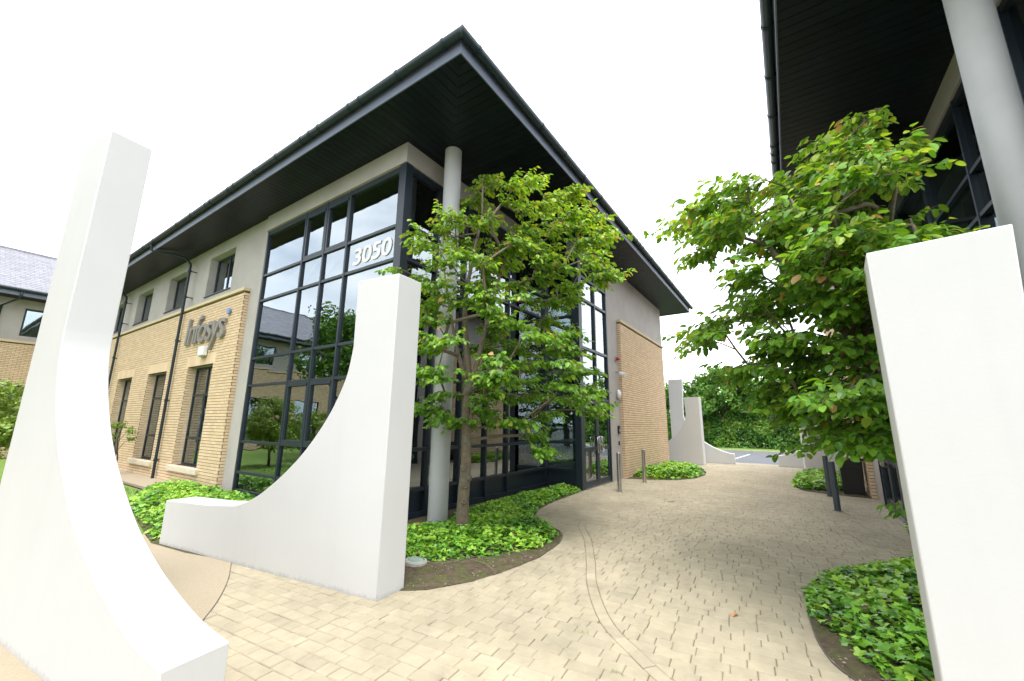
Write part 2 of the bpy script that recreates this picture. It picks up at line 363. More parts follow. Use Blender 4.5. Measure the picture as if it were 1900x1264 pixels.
for r in range(-18, 190):
    u0 = r*.122; v = -9+random.uniform(0, .2)
    while v < 12:
        ln_ = random.choice((.122, .162, .162, .203, .203, .244)); P = [(u0+g/2, v+g/2), (u0+.122-g/2, v+g/2), (u0+.122-g/2, v+ln_-g/2), (u0+g/2, v+ln_-g/2)]
        v += ln_
        j = .0022
        P = [(ca*x-sa*y+random.uniform(-j, j), sa*x+ca*y+random.uniform(-j, j)) for x, y in P]
        cx, cy = sum(p[0] for p in P)/4, sum(p[1] for p in P)/4
        if not inpoly(cx, cy, FIELD): continue
        if cx < 9 and (cy < -2.2 or cx+cy*.9 < .5): continue
        best = None
        for k in range(len(STRIP)-1):
            a, c = STRIP[k], STRIP[k+1]; dx, dy = c[0]-a[0], c[1]-a[1]; q = dx*dx+dy*dy; t = max(0, min(1, ((cx-a[0])*dx+(cy-a[1])*dy)/q)); d = math.hypot(cx-a[0]-dx*t, cy-a[1]-dy*t)
            if best is None or d < best[0]: best = (d, k)
        if best[0] < .2:
            a, c = STRIP[best[1]], STRIP[best[1]+1]; dx, dy = c[0]-a[0], c[1]-a[1]; l = math.hypot(dx, dy); nx, ny = -dy/l, dx/l; c0 = nx*a[0]+ny*a[1]
            for sgn in (1, -1):
                Q = clip(P, sgn*nx, sgn*ny, sgn*c0+.054)
                if len(Q) >= 3 and area(Q) > .0012: blocks.append((Q, False))
        else: blocks.append((P, True))
pos = 0; acc = 0; strip_blocks = []
sl_ = [0]
for k in range(len(STRIP)-1): sl_.append(sl_[-1]+math.dist(STRIP[k][:2], STRIP[k+1][:2]))
def at(s):
    for k in range(len(sl_)-1):
        if s <= sl_[k+1] or k == len(sl_)-2:
            t = (s-sl_[k])/(sl_[k+1]-sl_[k]); a, c = STRIP[k], STRIP[k+1]; l = math.dist(a[:2], c[:2])
            return a[0]+(c[0]-a[0])*t, a[1]+(c[1]-a[1])*t, -(c[1]-a[1])/l, (c[0]-a[0])/l
s = 0
while s+.2 < sl_[-1]:
    L0 = [at(s+.003), at(s+.1), at(s+.197)]; w = .05
    blocks.append((ccw([(x+nx*w, y+ny*w) for x, y, nx, ny in L0]+[(x-nx*w, y-ny*w) for x, y, nx, ny in reversed(L0)]), False)); s += .2
BEDS = {}
BEDS['a'] = [(3.02, 3.36), (3.2, 3.14), (3.64, 2.91), (4.1, 2.80), (4.72, 2.74), (5.37, 2.82), (5.8, 2.97), (6.06, 3.2), (6.2, 3.5), (6.6, 3.95), (7.3, 4.22), (8.15, 4.36), (9.2, 4.42), (9.93, 4.46), (9.93, 5.53), (4.58, 5.53), (4.58, 12.9), (3.65, 12.95), (2.9, 11.2), (2.2, 7.25), (2.3, 6.4)]
BEDS['b'] = [(3.15, -1.0), (3.3, -.55), (3.8, -.14), (4.07, -.03), (4.5, .03), (5.04, .05), (5.6, .0), (6.1, -.2), (6.6, -.62), (7.3, -1.1), (8.2, -1.32), (9.93, -1.44), (9.93, -2.53), (4.58, -2.53), (4.58, -8), (2.4, -8)]
BEDS['c'] = [(12.95, 4.40), (13.1, 3.6), (13.5, 3.05), (14.3, 2.66), (15.4, 2.55), (16.4, 2.66), (17.2, 3.05), (17.5, 3.7), (17.5, 4.40)]
BEDS['d'] = [(12.95, -1.40), (13.1, -.55), (13.4, -.12), (14.1, .1), (15.4, .16), (16.8, .05), (17.6, -.2), (17.9, -.8), (17.9, -1.40)]
near = []; far = MB(); far.mi = 0
for P, whole in blocks:
    cx, cy = sum(p[0] for p in P)/len(P), sum(p[1] for p in P)/len(P)
    if any(inpoly(cx, cy, B) and edgedist(cx, cy, B) > .16 for B in BEDS.values()): continue
    near.append((math.hypot(cx, cy)+(0 if shown(cx, cy, 0, -.005) else 50)+(6 if (cy < 0 and cx < 4) else 0), P, cx, cy))
near.sort(key=lambda q: q[0])
for i, (d, P, cx, cy) in enumerate(near):
    P = ccw(P); a = (random.gauss(0, .0011), random.gauss(0, .0045), random.gauss(0, .0045))
    if i < 300:
        b = MB(); block(b, P, *a, cx=cx, cy=cy); inst('paver', b.mesh('paver', M['paver']), pave, (cx, cy, 0))
    else: block(far, P, *a)
far.build('paver_field', M['paver'], pave, kind='stuff')
# resin-bound gravel path left of the block paving
ARC = catmull([(2.85, 6.5), (2.66, 5.95), (2.51, 5.64), (2.15, 4.87), (1.73, 4.21), (1.2, 3.62), (.6, 3.1), (-.4, 2.6)], 6)
sheet('resin_path', [(p[0], p[1]) for p in ARC]+[(-9, 1.2), (-9, 7.9), (2.3, 7.9), (2.2, 7.2)], .004, M['resin'], t=.06)
e = MB()
for i in range(len(ARC)-1):
    (x0, y0), (x1, y1) = ARC[i][:2], ARC[i+1][:2]; l = math.hypot(x1-x0, y1-y0); nx, ny = -(y1-y0)/l*.003, (x1-x0)/l*.003
    e.hexa([(x0-nx, y0-ny, -.03), (x1-nx, y1-ny, -.03), (x1+nx, y1+ny, -.03), (x0+nx, y0+ny, -.03), (x0-nx, y0-ny, .008), (x1-nx, y1-ny, .008), (x1+nx, y1+ny, .008), (x0+nx, y0+ny, .008)])
e.build('path_edging', M['steel'], kind='structure')

# ================================================================== OFFICE BUILDINGS
AX, BY, GY, RX = 4.6, 4.5, 5.55, 9.95        # front wall, court wall, recessed glazing, return of the recess
FX, FY, SZ, XE = 3.66, 3.41, 6.87, 18.9      # eaves lines, soffit height, far wall end
TR = [0.05, .47, 1.15, 2.45, 3.11, 4.57, 5.24, 6.46]
def wallgrid(b, axis, p0, p1, a0, a1, z0, z1, openings):
    A = sorted({a0, a1}|{o[0] for o in openings}|{o[1] for o in openings}); Z = sorted({z0, z1}|{o[2] for o in openings}|{o[3] for o in openings})
    A = [a for a in A if a0 <= a <= a1]; Z = [z for z in Z if z0 <= z <= z1]
    for i in range(len(A)-1):
        for j in range(len(Z)-1):
            ca_, cz = (A[i]+A[i+1])/2, (Z[j]+Z[j+1])/2
            if any(o[0] < ca_ < o[1] and o[2] < cz < o[3] for o in openings): continue
            if axis == 'y': b.box(p0, p1, A[i], A[i+1], Z[j], Z[j+1])
            else: b.box(A[i], A[i+1], p0, p1, Z[j], Z[j+1])
def brickcourses(b, axis, p, out_, a0, a1, z0, z1, openings, depth=.013, bond=0):
    """stretcher bond: every brick stands `depth` proud of the mortar plane p (towards out_ = -1 or +1)"""
    n = int((z1-z0)/.075)
    for k in range(n):
        z = z0+k*.075; zc = z+.0375
        cuts = [(a0, a1)]
        for o in openings:
            if o[2] < zc < o[3]:
                nc = []
                for c in cuts:
                    if o[1] <= c[0] or o[0] >= c[1]: nc.append(c); continue
                    if o[0] > c[0]: nc.append((c[0], o[0]))
                    if o[1] < c[1]: nc.append((o[1], c[1]))
                cuts = nc
        off = (k+bond) % 2*.1125
        for c0, c1 in cuts:
            i = math.floor((c0-off)/.225)
            while True:
                s0 = max(c0, off+i*.225); s1 = min(c1, off+(i+1)*.225); i += 1
                if s0 >= c1: break
                if s1-s0 < .02: continue
                e0 = s0+(.005 if s0 > c0 else 0); e1 = s1-(.005 if s1 < c1 else 0); q = p+out_*(depth+random.uniform(-.0015, .0015)); pp = p-out_*.004
                if axis == 'y': b.box(pp, q, e0, e1, z+.007, z+.068)
                else: b.box(e0, e1, pp, q, z+.007, z+.068)
def frame4(b, axis, p0, p1, a0, a1, z0, z1, w, inset=0):
    """rectangular frame, members butted"""
    for (x0, x1, y0, y1) in ((a0, a0+w, z0, z1), (a1-w, a1, z0, z1), (a0+w, a1-w, z0, z0+w), (a0+w, a1-w, z1-w, z1)):
        if axis == 'y': b.box(p0, p1, x0, x1, y0, y1)
        else: b.box(x0, x1, p0, p1, y0, y1)
def pane(parent, m, axis, p, a0, a1, z0, z1, mir, t=.014):
    b = MB()
    w = [random.uniform(-.0025, .0025) for _ in range(4)]
    if axis == 'y': b.hexa([(p+w[0], a0, z0), (p+t+w[0], a0, z0), (p+t+w[1], a1, z0), (p+w[1], a1, z0), (p+w[3], a0, z1), (p+t+w[3], a0, z1), (p+t+w[2], a1, z1), (p+w[2], a1, z1)])
    else: b.hexa([(a0, p+w[0], z0), (a1, p+w[1], z0), (a1, p+t+w[1], z0), (a0, p+t+w[0], z0), (a0, p+w[3], z1), (a1, p+w[2], z1), (a1, p+t+w[2], z1), (a0, p+t+w[3], z1)])
    return b.build('glass_pane', m, parent, mir)
def office(label, mir):
    YE = 28.0 if not mir else 13.0
    B = empty('office_building', (AX, 3-GY if mir else GY, 0), label, 'building')
    def P(name, m, *a, **k): return piece(name, k.pop('parent', B), m, *a, mir=mir, **k)
    # ---- rendered walls
    ups = [(13.45+3.35*k-.85, 13.45+3.35*k+.85, 5.24, 6.50) for k in range(4)]
    lows = [(13.45+3.35*k-.85, 13.45+3.35*k+.85, .42, 3.12) for k in range(4)]
    if mir: ups = ups[:0]; lows = lows[:0]
    b = MB(); wallgrid(b, 'y', AX, AX+.35, 10.80, YE, 0, SZ, ups+lows); b.build('rendered_wall', M['render'], B, mir)
    bay = (RX+.0, 12.02, 0, 6.34)
    b = MB(); wallgrid(b, 'x', BY, BY+.35, RX, XE, 0, SZ, [bay]); b.build('rendered_wall', M['render'], B, mir)
    P('rendered_wall', M['render'], XE-.35, XE, BY+.35, YE, 0, SZ)
    # ---- fascia beam over the glazed corner
    P('ring_beam', M['render'], AX-.05, AX+.3, GY-.05, 10.80, 6.46, SZ, bevel=.006)
    P('ring_beam', M['render'], AX+.3, RX, GY-.05, GY+.3, 6.46, SZ, bevel=.006)
    # ---- brick panels
    b = MB(); wallgrid(b, 'y', 4.495, AX, 11.35, YE, 0, 4.92, lows); pa = b.build('brick_panel', M['mortar'], B, mir)
    b = MB(); ops = [(o[0], o[1], o[2], o[3]) for o in lows]+[(o[0]-.12, o[1]+.12, 3.12, 3.40) for o in lows]
    brickcourses(b, 'y', 4.495, -1, 11.35, YE, 0, 4.92, ops)
    brickcourses(b, 'x', 11.352, -1, 4.488, AX, 0, 4.92, [], bond=1)
    for o in lows:
        brickcourses(b, 'x', o[1], -1, 4.488, 4.74, o[2], o[3], []); brickcourses(b, 'x', o[0], 1, 4.488, 4.74, o[2], o[3], [])
    b.build('brick_courses', M['brick'], pa, mir, kind='stuff')
    b = MB(); b.box(12.98, 18.55, BY-.09, BY, 0, 5.0); pb = b.build('brick_panel', M['mortar'], B, mir)
    b = MB(); brickcourses(b, 'x', BY-.09, -1, 12.98, 18.55, 0, 5.0, []); brickcourses(b, 'y', 12.982, -1, BY-.098, BY, 0, 5.0, [], bond=1)
    b.build('brick_courses', M['brick'], pb, mir, kind='stuff')
    y = 11.31
    while y < YE-.1: P('coping_stone', M['stone'], 4.435, AX, y, min(y+.895, YE), 4.925, 5.01, bevel=.006); y += .9
    x = 12.94
    while x < 18.55: P('coping_stone', M['stone'], x, min(x+.895, 18.6), BY-.145, BY, 5.005, 5.09, bevel=.006); x += .9
    # ---- windows
    for o in lows:
        w = empty('window', (0, 0, 0), parent=B); w.location = Vector((AX, (3-o[0]) if mir else o[0], o[2]))-B.location
        b = MB(); frame4(b, 'y', 4.70, 4.76, o[0]+.005, o[1]-.005, o[2]+.005, o[3]-.005, .055)
        ym = (o[0]+o[1])/2; b.box(4.703, 4.757, ym-.03, ym+.03, o[2]+.06, o[3]-.06); b.box(4.706, 4.754, o[0]+.06, ym-.03, 2.30, 2.36); b.box(4.706, 4.754, ym+.03, o[1]-.06, 2.30, 2.36)
        b.box(4.706, 4.754, o[0]+.06, ym-.03, 1.12, 1.18); b.box(4.706, 4.754, ym+.03, o[1]-.06, 1.12, 1.18); b.build('frame', M['frame'], w, mir)
        for z0, z1 in ((o[2]+.06, 1.12), (1.18, 2.30), (2.36, o[3]-.06)):
            for a0, a1 in ((o[0]+.06, ym-.03), (ym+.03, o[1]-.06)): pane(w, M['glassB'], 'y', 4.725, a0, a1, z0, z1, mir)
        P('window_sill', M['sill'], 4.41, 4.70, o[0]-.16, o[1]+.16, .285, .42, bevel=.008)
        for q in range(10): P('soldier_brick', M['brick'], 4.479, 4.56, o[0]-.12+q*.194, o[0]-.12+q*.194+.188, 3.125, 3.395)
    for o in ups:
        w = empty('window', (0, 0, 0), parent=B); w.location = Vector((AX, (3-o[0]) if mir else o[0], o[2]))-B.location
        b = MB(); frame4(b, 'y', 4.80, 4.86, o[0]+.005, o[1]-.005, o[2]+.03, o[3]-.005, .06)
        ym = (o[0]+o[1])/2; b.box(4.803, 4.857, ym-.03, ym+.03, o[2]+.09, o[3]-.065); b.build('frame', M['frame'], w, mir)
        for a0, a1 in ((o[0]+.065, ym-.03), (ym+.03, o[1]-.065)): pane(w, M['glassB'], 'y', 4.825, a0, a1, o[2]+.09, o[3]-.065, mir)
        P('metal_sill', M['frame'], 4.565, 4.80, o[0]-.02, o[1]+.02, 5.243, 5.268)
        P('blind_box', M['blind'], 4.9, 5.0, o[0]+.1, o[1]-.1, 6.28, 6.46)
    # ---- curtain walls
    CA = empty('curtain_wall', (0, 0, 0), parent=B); fr = M['frame']
    YA = [5.55, 7.27, 8.11, 8.97, 10.78]
    P('corner_post', fr, AX-.03, AX+.14, GY-.03, GY+.14, 0, 6.46, parent=CA, bevel=.006)
    for y in YA[1:4]: P('mullion', fr, 4.60, 4.72, y-.026, y+.026, 0, 6.455, parent=CA)
    P('mullion', fr, 4.60, 4.72, 10.73, 10.795, 0, 6.455, parent=CA); P('mullion', fr, 4.603, 4.72, GY+.14, GY+.2, 0, 6.455, parent=CA)
    cols = [(GY+.2, YA[1]-.026), (YA[1]+.026, YA[2]-.026), (YA[2]+.026, YA[3]-.026), (YA[3]+.026, 10.73)]
    for a0, a1 in cols:
        for z in TR: 
            h = .05 if z == .05 else (.12 if z == 6.46 else .028)
            P('transom', fr, 4.607, 4.70, a0, a1, z-h, min(z+h, 6.452), parent=CA)
    for ci, (a0, a1) in enumerate(cols):
        for r in range(7):
            z0, z1 = TR[r]+(.05 if r == 0 else .028), TR[r+1]-(.12 if r == 6 else .028)
            if ci in (1, 2) and r in (2, 6):
                b = MB(); frame4(b, 'y', 4.608, 4.68, a0+.004, a1-.004, z0+.004, z1-.004, .06); b.box(4.59, 4.608, a0+.03, a1-.03, z1-.075, z1-.02); b.build('vent_frame', fr, CA, mir)
                pane(CA, M['glassA'], 'y', 4.645, a0+.06, a1-.06, z0+.06, z1-.06, mir)
            else: pane(CA, M['glassA'], 'y', 4.645, a0, a1, z0, z1, mir)
    CB = empty('curtain_wall', (0, 0, 0), parent=B)
    XB = [AX+.14, 5.52, 6.39, 7.26, 8.09, RX-.06]
    for x in XB[1:5]: P('mullion', fr, x-.026, x+.026, GY-.025, GY+.12, 0, 6.455, parent=CB)
    P('corner_post', fr, RX-.06, RX+.06, GY-.03, GY+.12, 0, 6.455, parent=CB)
    for i in range(5):
        a0 = XB[i]+(.026 if i else 0); a1 = XB[i+1]-(.026 if i < 4 else 0)
        for z in TR:
            h = .05 if z == .05 else (.12 if z == 6.46 else .03)
            P('transom', fr, a0, a1, GY-.015, GY+.10, z-h, min(z+h, 6.452), parent=CB)
        for r in range(7):
            z0, z1 = TR[r]+(.05 if r == 0 else .03), TR[r+1]-(.12 if r == 6 else .03)
            pane(CB, fr if r == 0 else M['glassA'], 'x', GY+.045, a0, a1, z0, z1, mir)
    # return of the recess, then the entrance bay
    P('corner_post', fr, RX-.05, RX+.16, BY-.02, BY+.17, 0, 6.40, parent=CB, bevel=.006)
    for z in TR:
        h = .05 if z == .05 else (.12 if z == 6.46 else .03); P('transom', fr, RX-.015, RX+.10, BY+.17, GY-.03, z-h, min(z+h, 6.452), parent=CB)
    for r in range(7):
        z0, z1 = TR[r]+(.05 if r == 0 else .03), TR[r+1]-(.12 if r == 6 else .03)
        pane(CB, fr if r == 0 else M['glassA'], 'y', RX+.04, BY+.17, GY-.03, z0, z1, mir)
    CC = empty('entrance_glazing', (0, 0, 0), parent=B)
    P('mullion', fr, 11.96, 12.02, BY-.015, BY+.12, 0, 6.34, parent=CC)
    P('mullion', fr, 11.03, 11.09, BY-.012, BY+.12, 2.36, 6.30, parent=CC)
    BT = [2.33, 3.10, 3.70, 5.10, 5.75, 6.30]
    for a0, a1 in ((RX+.16, 11.03), (11.09, 11.96)):
        for z in BT: P('transom', fr, a0, a1, BY-.008, BY+.10, z-.035, z+.035, parent=CC)
        for r in range(5): pane(CC, M['glassA'], 'x', BY+.045, a0, a1, BT[r]+.035, BT[r+1]-.035, mir)
    for a0, a1, hx in ((RX+.165, 11.055, 10.98), (11.065, 11.955, 11.14)):
        D = empty('door', (0, 0, 0), parent=B)
        b = MB(); frame4(b, 'x', BY+.01, BY+.07, a0, a1, .02, 2.28, .085); b.box(a0+.085, a1-.085, BY+.013, BY+.067, .93, 1.03); b.box(a0+.085, a1-.085, BY+.013, BY+.067, .105, .17)
        b.build('door_frame', fr, D, mir)
        pane(D, M['glassB'], 'x', BY+.035, a0+.085, a1-.085, .17, .93, mir); pane(D, M['glassB'], 'x', BY+.035, a0+.085, a1-.085, 1.03, 2.195, mir)
        b = MB(); s_ = -1 if hx < 11.06 else 1; b.tube([(hx, BY+.01, .86), (hx, BY-.07, .86), (hx, BY-.07, 1.30), (hx, BY+.01, 1.30)], .016, 8); b.tube([(hx, BY-.07, .88), (hx+s_*.13, BY-.07, .88), (hx+s_*.13, BY-.07, 1.28), (hx, BY-.07, 1.28)], .014, 8)
        b.build('handle', M['stainless'], D, mir, smooth=True)
    P('door_threshold', M['stainless'], RX+.16, 11.96, BY-.05, BY+.10, -.01, .018)
    # ---- eaves: fascia, gutter, soffit boards, roof
    XF = 20.0
    b = MB(); b.box(FX-.02, FX, FY-.02, YE, SZ-.02, 7.07); b.box(FX, XF, FY-.02, FY, SZ-.02, 7.07); b.box(XF, XF+.02, FY-.02, 14, SZ-.02, 7.07); b.build('fascia_board', M['fascia'], B, mir)
    gx, gy, gz, gr = FX-.10, FY-.10, 7.085, .072
    G = MB().tube([(gx, YE, gz), (gx, gy+.02, gz), (gx, gy, gz), (gx+.02, gy, gz), (XF+.1, gy, gz)], [gr, gr, gr*1.3, gr, gr], 16).build('gutter', M['gutter'], B, mir, smooth=True, smang=40)
    ym = gy+.35
    while ym < YE: 
        MB().tube([(gx, ym-.022, gz), (gx, ym+.022, gz)], gr+.008, 14).build('gutter_union', M['gutter'], G, mir); ym += random.choice((.95, 1.0, 1.9, .3))
    xm = gx+.35
    while xm < XF: 
        MB().tube([(xm-.022, gy, gz), (xm+.022, gy, gz)], gr+.008, 14).build('gutter_union', M['gutter'], G, mir); xm += random.choice((.95, 1.0, 1.9, .3))
    So = MB().box(FX, 4.60, FY, YE, SZ+.025, SZ+.05).box(4.60, XF, FY, 5.85, SZ+.025, SZ+.05).box(XE-.4, XF, 5.85, 14, SZ+.025, SZ+.05).build('soffit', M['inceil'], B, mir)
    sw = .152; y = FY; k = 0
    while y < YE-.05:
        y1 = min(y+sw-.010, YE); xe0 = min(4.62 if y > GY else 9, FX+(y-FY)); xe1 = min(4.62 if y > GY else 9, FX+(y1-FY))
        MB().hexa([(FX, y, SZ), (max(xe0, FX+.01), y, SZ), (max(xe1, FX+.02), y1, SZ), (FX, y1, SZ), (FX, y, SZ+.025), (max(xe0, FX+.01), y, SZ+.025), (max(xe1, FX+.02), y1, SZ+.025), (FX, y1, SZ+.025)]).build('soffit_board', M['soffit'], So, mir); y += sw
    x = FX
    while x < XF-.05:
        x1 = min(x+sw-.010, XF); ymx = (GY+.02) if x < RX else (BY+.02 if x < XE else 14); a = max(FY+.01, min(ymx, FY+(x-FX)-.012)); c = max(FY+.02, min(ymx, FY+(x1-FX)-.012))
        MB().hexa([(x, FY, SZ), (x1, FY, SZ), (x1, c, SZ), (x, a, SZ), (x, FY, SZ+.025), (x1, FY, SZ+.025), (x1, c, SZ+.025), (x, a, SZ+.025)]).build('soffit_board', M['soffit'], So, mir); x += sw
    # low hipped slate roof
    x0, x1, y0, y1, zr = FX-.03, XF+.03, FY-.03, YE, 7.10; h = (x1-x0)/2*math.tan(math.radians(21)); xm = (x0+x1)/2; yr = y0+(x1-x0)/2
    b = MB()
    if yr < y1: b.poly([(x0, y0, zr), (x1, y0, zr), (xm, yr, zr+h)]); b.poly([(x0, y1, zr), (x0, y0, zr), (xm, yr, zr+h), (xm, y1, zr+h)]); b.poly([(x1, y0, zr), (x1, y1, zr), (xm, y1, zr+h), (xm, yr, zr+h)])
    else: b.poly([(x0, y0, zr), (x1, y0, zr), (x1, y1, zr), (x0, y1, zr)])
    b.poly([(x0, y0, zr-.02), (x0, y1, zr-.02), (x1, y1, zr-.02), (x1, y0, zr-.02)])
    b.build('roof', M['slate'], B, mir)
    # ---- round column at the corner
    cx, cy = (5.25, 4.97) if not mir else (5.58, 5.03)
    b = MB().cyl(cx, cy, 0, SZ, .164, 40); b.build('round_column', M['column'], B, mir, smooth=True, smang=50)
    # ---- interior seen through the glass
    I = empty('interior', (0, 0, 0), parent=B); ye = 11.5
    P('interior_floor', M['infloor'], AX+.2, XE-.4, GY+.2, ye, -.02, .03, parent=I)
    P('floor_slab', M['inceil'], AX+.18, 17.0, GY+.16, ye, 2.52, 3.05, parent=I)
    P('interior_ceiling', M['inceil'], AX+.35, XE-.4, GY+.35, YE-.4, 6.62, 6.66, parent=I)
    P('interior_wall', M['inwall'], AX+.35, 12, ye, ye+.1, 0, 6.6, parent=I); P('interior_wall', M['inwall'], 14.0, 14.1, BY+.4, ye, 0, 6.6, parent=I)
    P('interior_wall', M['inwall'], 10.9, 11.0, 12, YE-.4, 0, 6.6, parent=I)
    P('interior_floor', M['infloor'], AX+.4, 10.9, ye+.1, YE-.4, 3.0, 3.05, parent=I); P('interior_floor', M['infloor'], AX+.4, 10.9, ye+.1, YE-.4, -.02, .03, parent=I)
    P('interior_column', M['blind'], AX+.35, AX+.75, 9.75, 10.35, .03, 2.5, parent=I)
    P('window_bench', M['blind'], AX+.16, AX+.42, GY+.3, 10.5, .40, .46, parent=I); P('window_bench', M['blind'], AX+.5, RX-.1, GY+.14, GY+.38, .40, .46, parent=I)
    P('blind_box', M['blind'], AX+.16, AX+.26, GY+.3, 10.6, 6.10, 6.32, parent=I); P('blind_box', M['blind'], AX+.3, RX-.1, GY+.16, GY+.26, 6.10, 6.32, parent=I)
    b = MB(); y = GY+.4
    while y < ye: b.box(AX+.4, 12, y, y+.07, 6.34, 6.52); y += .26
    b.build('ceiling_slats', M['slat'], I, mir, kind='stuff')
    for i in range(5):
        for j in range(4): MB().cyl(5.6+i*1.5, 6.5+j*1.35, 6.30, 6.335, .045, 12).build('downlight', M['lamp'], I, mir)
    for i in range(3): P('desk', M['furn'], 6.2+i*2.2, 7.6+i*2.2, 7.2, 7.9, .70, .75, parent=I); P('desk_leg', M['blackp'], 6.25+i*2.2, 6.3+i*2.2, 7.25, 7.85, .03, .70, parent=I)
    return B
main = office('left office building of buff brick and grey render with glazed corner and deep dark eaves', False)
right = office('office building cut off by the right edge, its dark eaves on a round column', True)
# rainwater pipes on the long front
for (y, lab) in ((15.27, 'rainwater'), (21.75, 'rainwater')):
    pp = MB().tube([(4.40, y, 0), (4.40, y, 6.42), (4.39, y+.02, 6.50), (4.36, y+.08, 6.56)], .037, 12).tube([(4.36, y+.08, 6.56), (4.30, y+.2, 6.68), (4.05, y+.42, 6.78), (3.66, y+.74, 6.80), (3.58, y+.78, 6.84), (3.56, y+.78, 7.04)], .036, 12).build('downpipe', M['gutter'], main, smooth=True, smang=60)
    for z in (.5, 2.2, 4.0, 5.4, 6.25): MB().tube([(4.40, y, z-.03), (4.40, y, z+.03)], .052, 12).box(4.40, 4.49 if z < 5 else 4.6, y-.02, y+.02, z-.012, z+.012).build('pipe_clip', M['gutter'], pp)
# ---- neighbouring wing across the lawn
Wg = empty('office_wing', (-2, 28, 0), 'slate roofed office wing with buff brick base at the far left', 'building')
wx0, wx1, wy = -15.0, 4.5, 28.0
ops = []; wins = []
for i in range(6):
    c = 3.25-i*3.3; ops += [(c-.8, c+.8, 5.24, 6.5)]; wins.append(c)
b = MB(); wallgrid(b, 'x', wy, wy+.35, wx0, wx1, 4.92, SZ, ops); b.build('rendered_wall', M['render'], Wg)
lo = [(c-.75, c+.75, .42, 3.1) for c in wins]
b = MB(); wallgrid(b, 'x', wy, wy+.35, wx0, wx1, 0, 4.92, lo); wb = b.build('brick_panel', M['mortar'], Wg)
b = MB(); brickcourses(b, 'x', wy, -1, wx0, wx1, 0, 4.92, lo, depth=.012); b.build('brick_courses', M['brick'], wb, kind='stuff')
MB().box(wx0, wx1, wy-.07, wy, 4.925, 5.03).build('coping_stone', M['stone'], Wg)
for c in wins:
    for (h0, h1, hw) in ((5.24, 6.5, .8), (.42, 3.1, .75)):
        w = empty('window', Vector((c, wy, h0))-Wg.location, parent=Wg)
        b = MB(); frame4(b, 'x', wy+.12, wy+.18, c-hw+.003, c+hw-.003, h0+.003, h1-.003, .07); b.box(c-.03, c+.03, wy+.123, wy+.177, h0+.073, h1-.073); b.build('frame', M['frame'], w)
        pane(w, M['glassB'], 'x', wy+.145, c-hw+.07, c-.03, h0+.07, h1-.07, False); pane(w, M['glassB'], 'x', wy+.145, c+.03, c+hw-.07, h0+.07, h1-.07, False)
MB().box(wx0, wx1, wy+2.5, wy+2.6, 0, 6.8).box(wx0, wx1, wy+.4, wy+2.5, 3.0, 3.1).build('interior_wall', M['inwall'], Wg)
MB().box(wx0, wx1, 27.08, 27.1, SZ-.02, 7.07).build('fascia_board', M['fascia'], Wg)
MB().box(wx0, wx1, 27.1, wy, SZ, SZ+.04).build('soffit', M['soffit'], Wg)
MB().tube([(wx0, 27.0, 7.09), (wx1, 27.0, 7.09)], .075, 12).build('gutter', M['gutter'], Wg, smooth=True, smang=50)
MB().tube([(2.15, 27.0, 7.05), (2.15, 27.02, 6.75), (1.75, 27.9, 6.45), (1.75, 27.93, 0)], .045, 10).build('downpipe', M['gutter'], Wg, smooth=True)
rb = MB().poly([(wx0, 27.0, 7.10), (wx1+4, 27.0, 7.10), (wx1+4, 32.0, 10.08), (wx0, 32.0, 10.08)]).poly([(wx0, 32.0, 10.08), (wx1+4, 32.0, 10.08), (wx1+4, 37, 7.1), (wx0, 37, 7.1)]).build('roof', M['slate'], Wg)
b = MB(); n = 24
for k in range(n):                          # slates in lapped courses
    t0, t1 = k/n, (k+1.15)/n; yb = 27.0+5*t0; zb = 7.10+2.98*t0; yt = 27.0+5*t1; zt = 7.10+2.98*t1
    x = wx0+(k % 2)*.15
    while x < wx1+3.7: b.hexa([(x+.004, yb, zb+.012), (x+.296, yb, zb+.012), (x+.296, yt, zt+.006), (x+.004, yt, zt+.006), (x+.004, yb, zb+.024), (x+.296, yb, zb+.024), (x+.296, yt, zt+.010), (x+.004, yt, zt+.010)], skip=(0, 4)); x += .3
b.build('slate_courses', M['slate'], rb, kind='stuff')
MB().box(wx0, wx1+4, 31.9, 32.1, 10.05, 10.14).build('ridge_tile', M['slate'], Wg)

# ================================================================== SCULPTURES
def sculpture(P, Q, back, prof, label, group='white concave sculptural walls'):
    """upright slab: long face from P to Q, `back` = thickness vector; prof = (distance from P, height)"""
    P = Vector(P+(0,)); Q = Vector(Q+(0,)); d = (Q-P).normalized(); k = Vector(back+(0,)); n = len(prof)
    v = []; f = []
    for off in (Vector((0, 0, 0)), k):
        v.append(off-Vector((0, 0, .05))); v += [off+d*s+Vector((0, 0, z)) for s, z in prof]; v.append(off+d*prof[-1][0]-Vector((0, 0, .05)))
    m = n+2; A = list(range(m)); C = list(range(m, 2*m))
    f.append(tuple(A)); f.append(tuple(reversed(C)))
    for i in range(m): j = (i+1) % m; f.append((A[j], A[i], C[i], C[j]))
    me = bpy.data.meshes.new('curved_wall'); me.from_pydata([tuple(x) for x in v], [], f); me.materials.append(M['white'])
    bm = bmesh.new(); bm.from_mesh(me); bmesh.ops.recalc_face_normals(bm, faces=bm.faces); bm.to_mesh(me); bm.free()
    o = bpy.data.objects.new('curved_wall', me); COL.objects.link(o); o.location = P
    me.polygons.foreach_set('use_smooth', [True]*len(me.polygons)); me.set_sharp_from_angle(angle=math.radians(14))
    bv = o.modifiers.new('bevel', 'BEVEL'); bv.width = .008; bv.segments = 2; bv.limit_method = 'ANGLE'; bv.angle_limit = math.radians(40)
    return tag(o, label, 'sculpture', group)
cm = lambda P: catmull(P, 5)
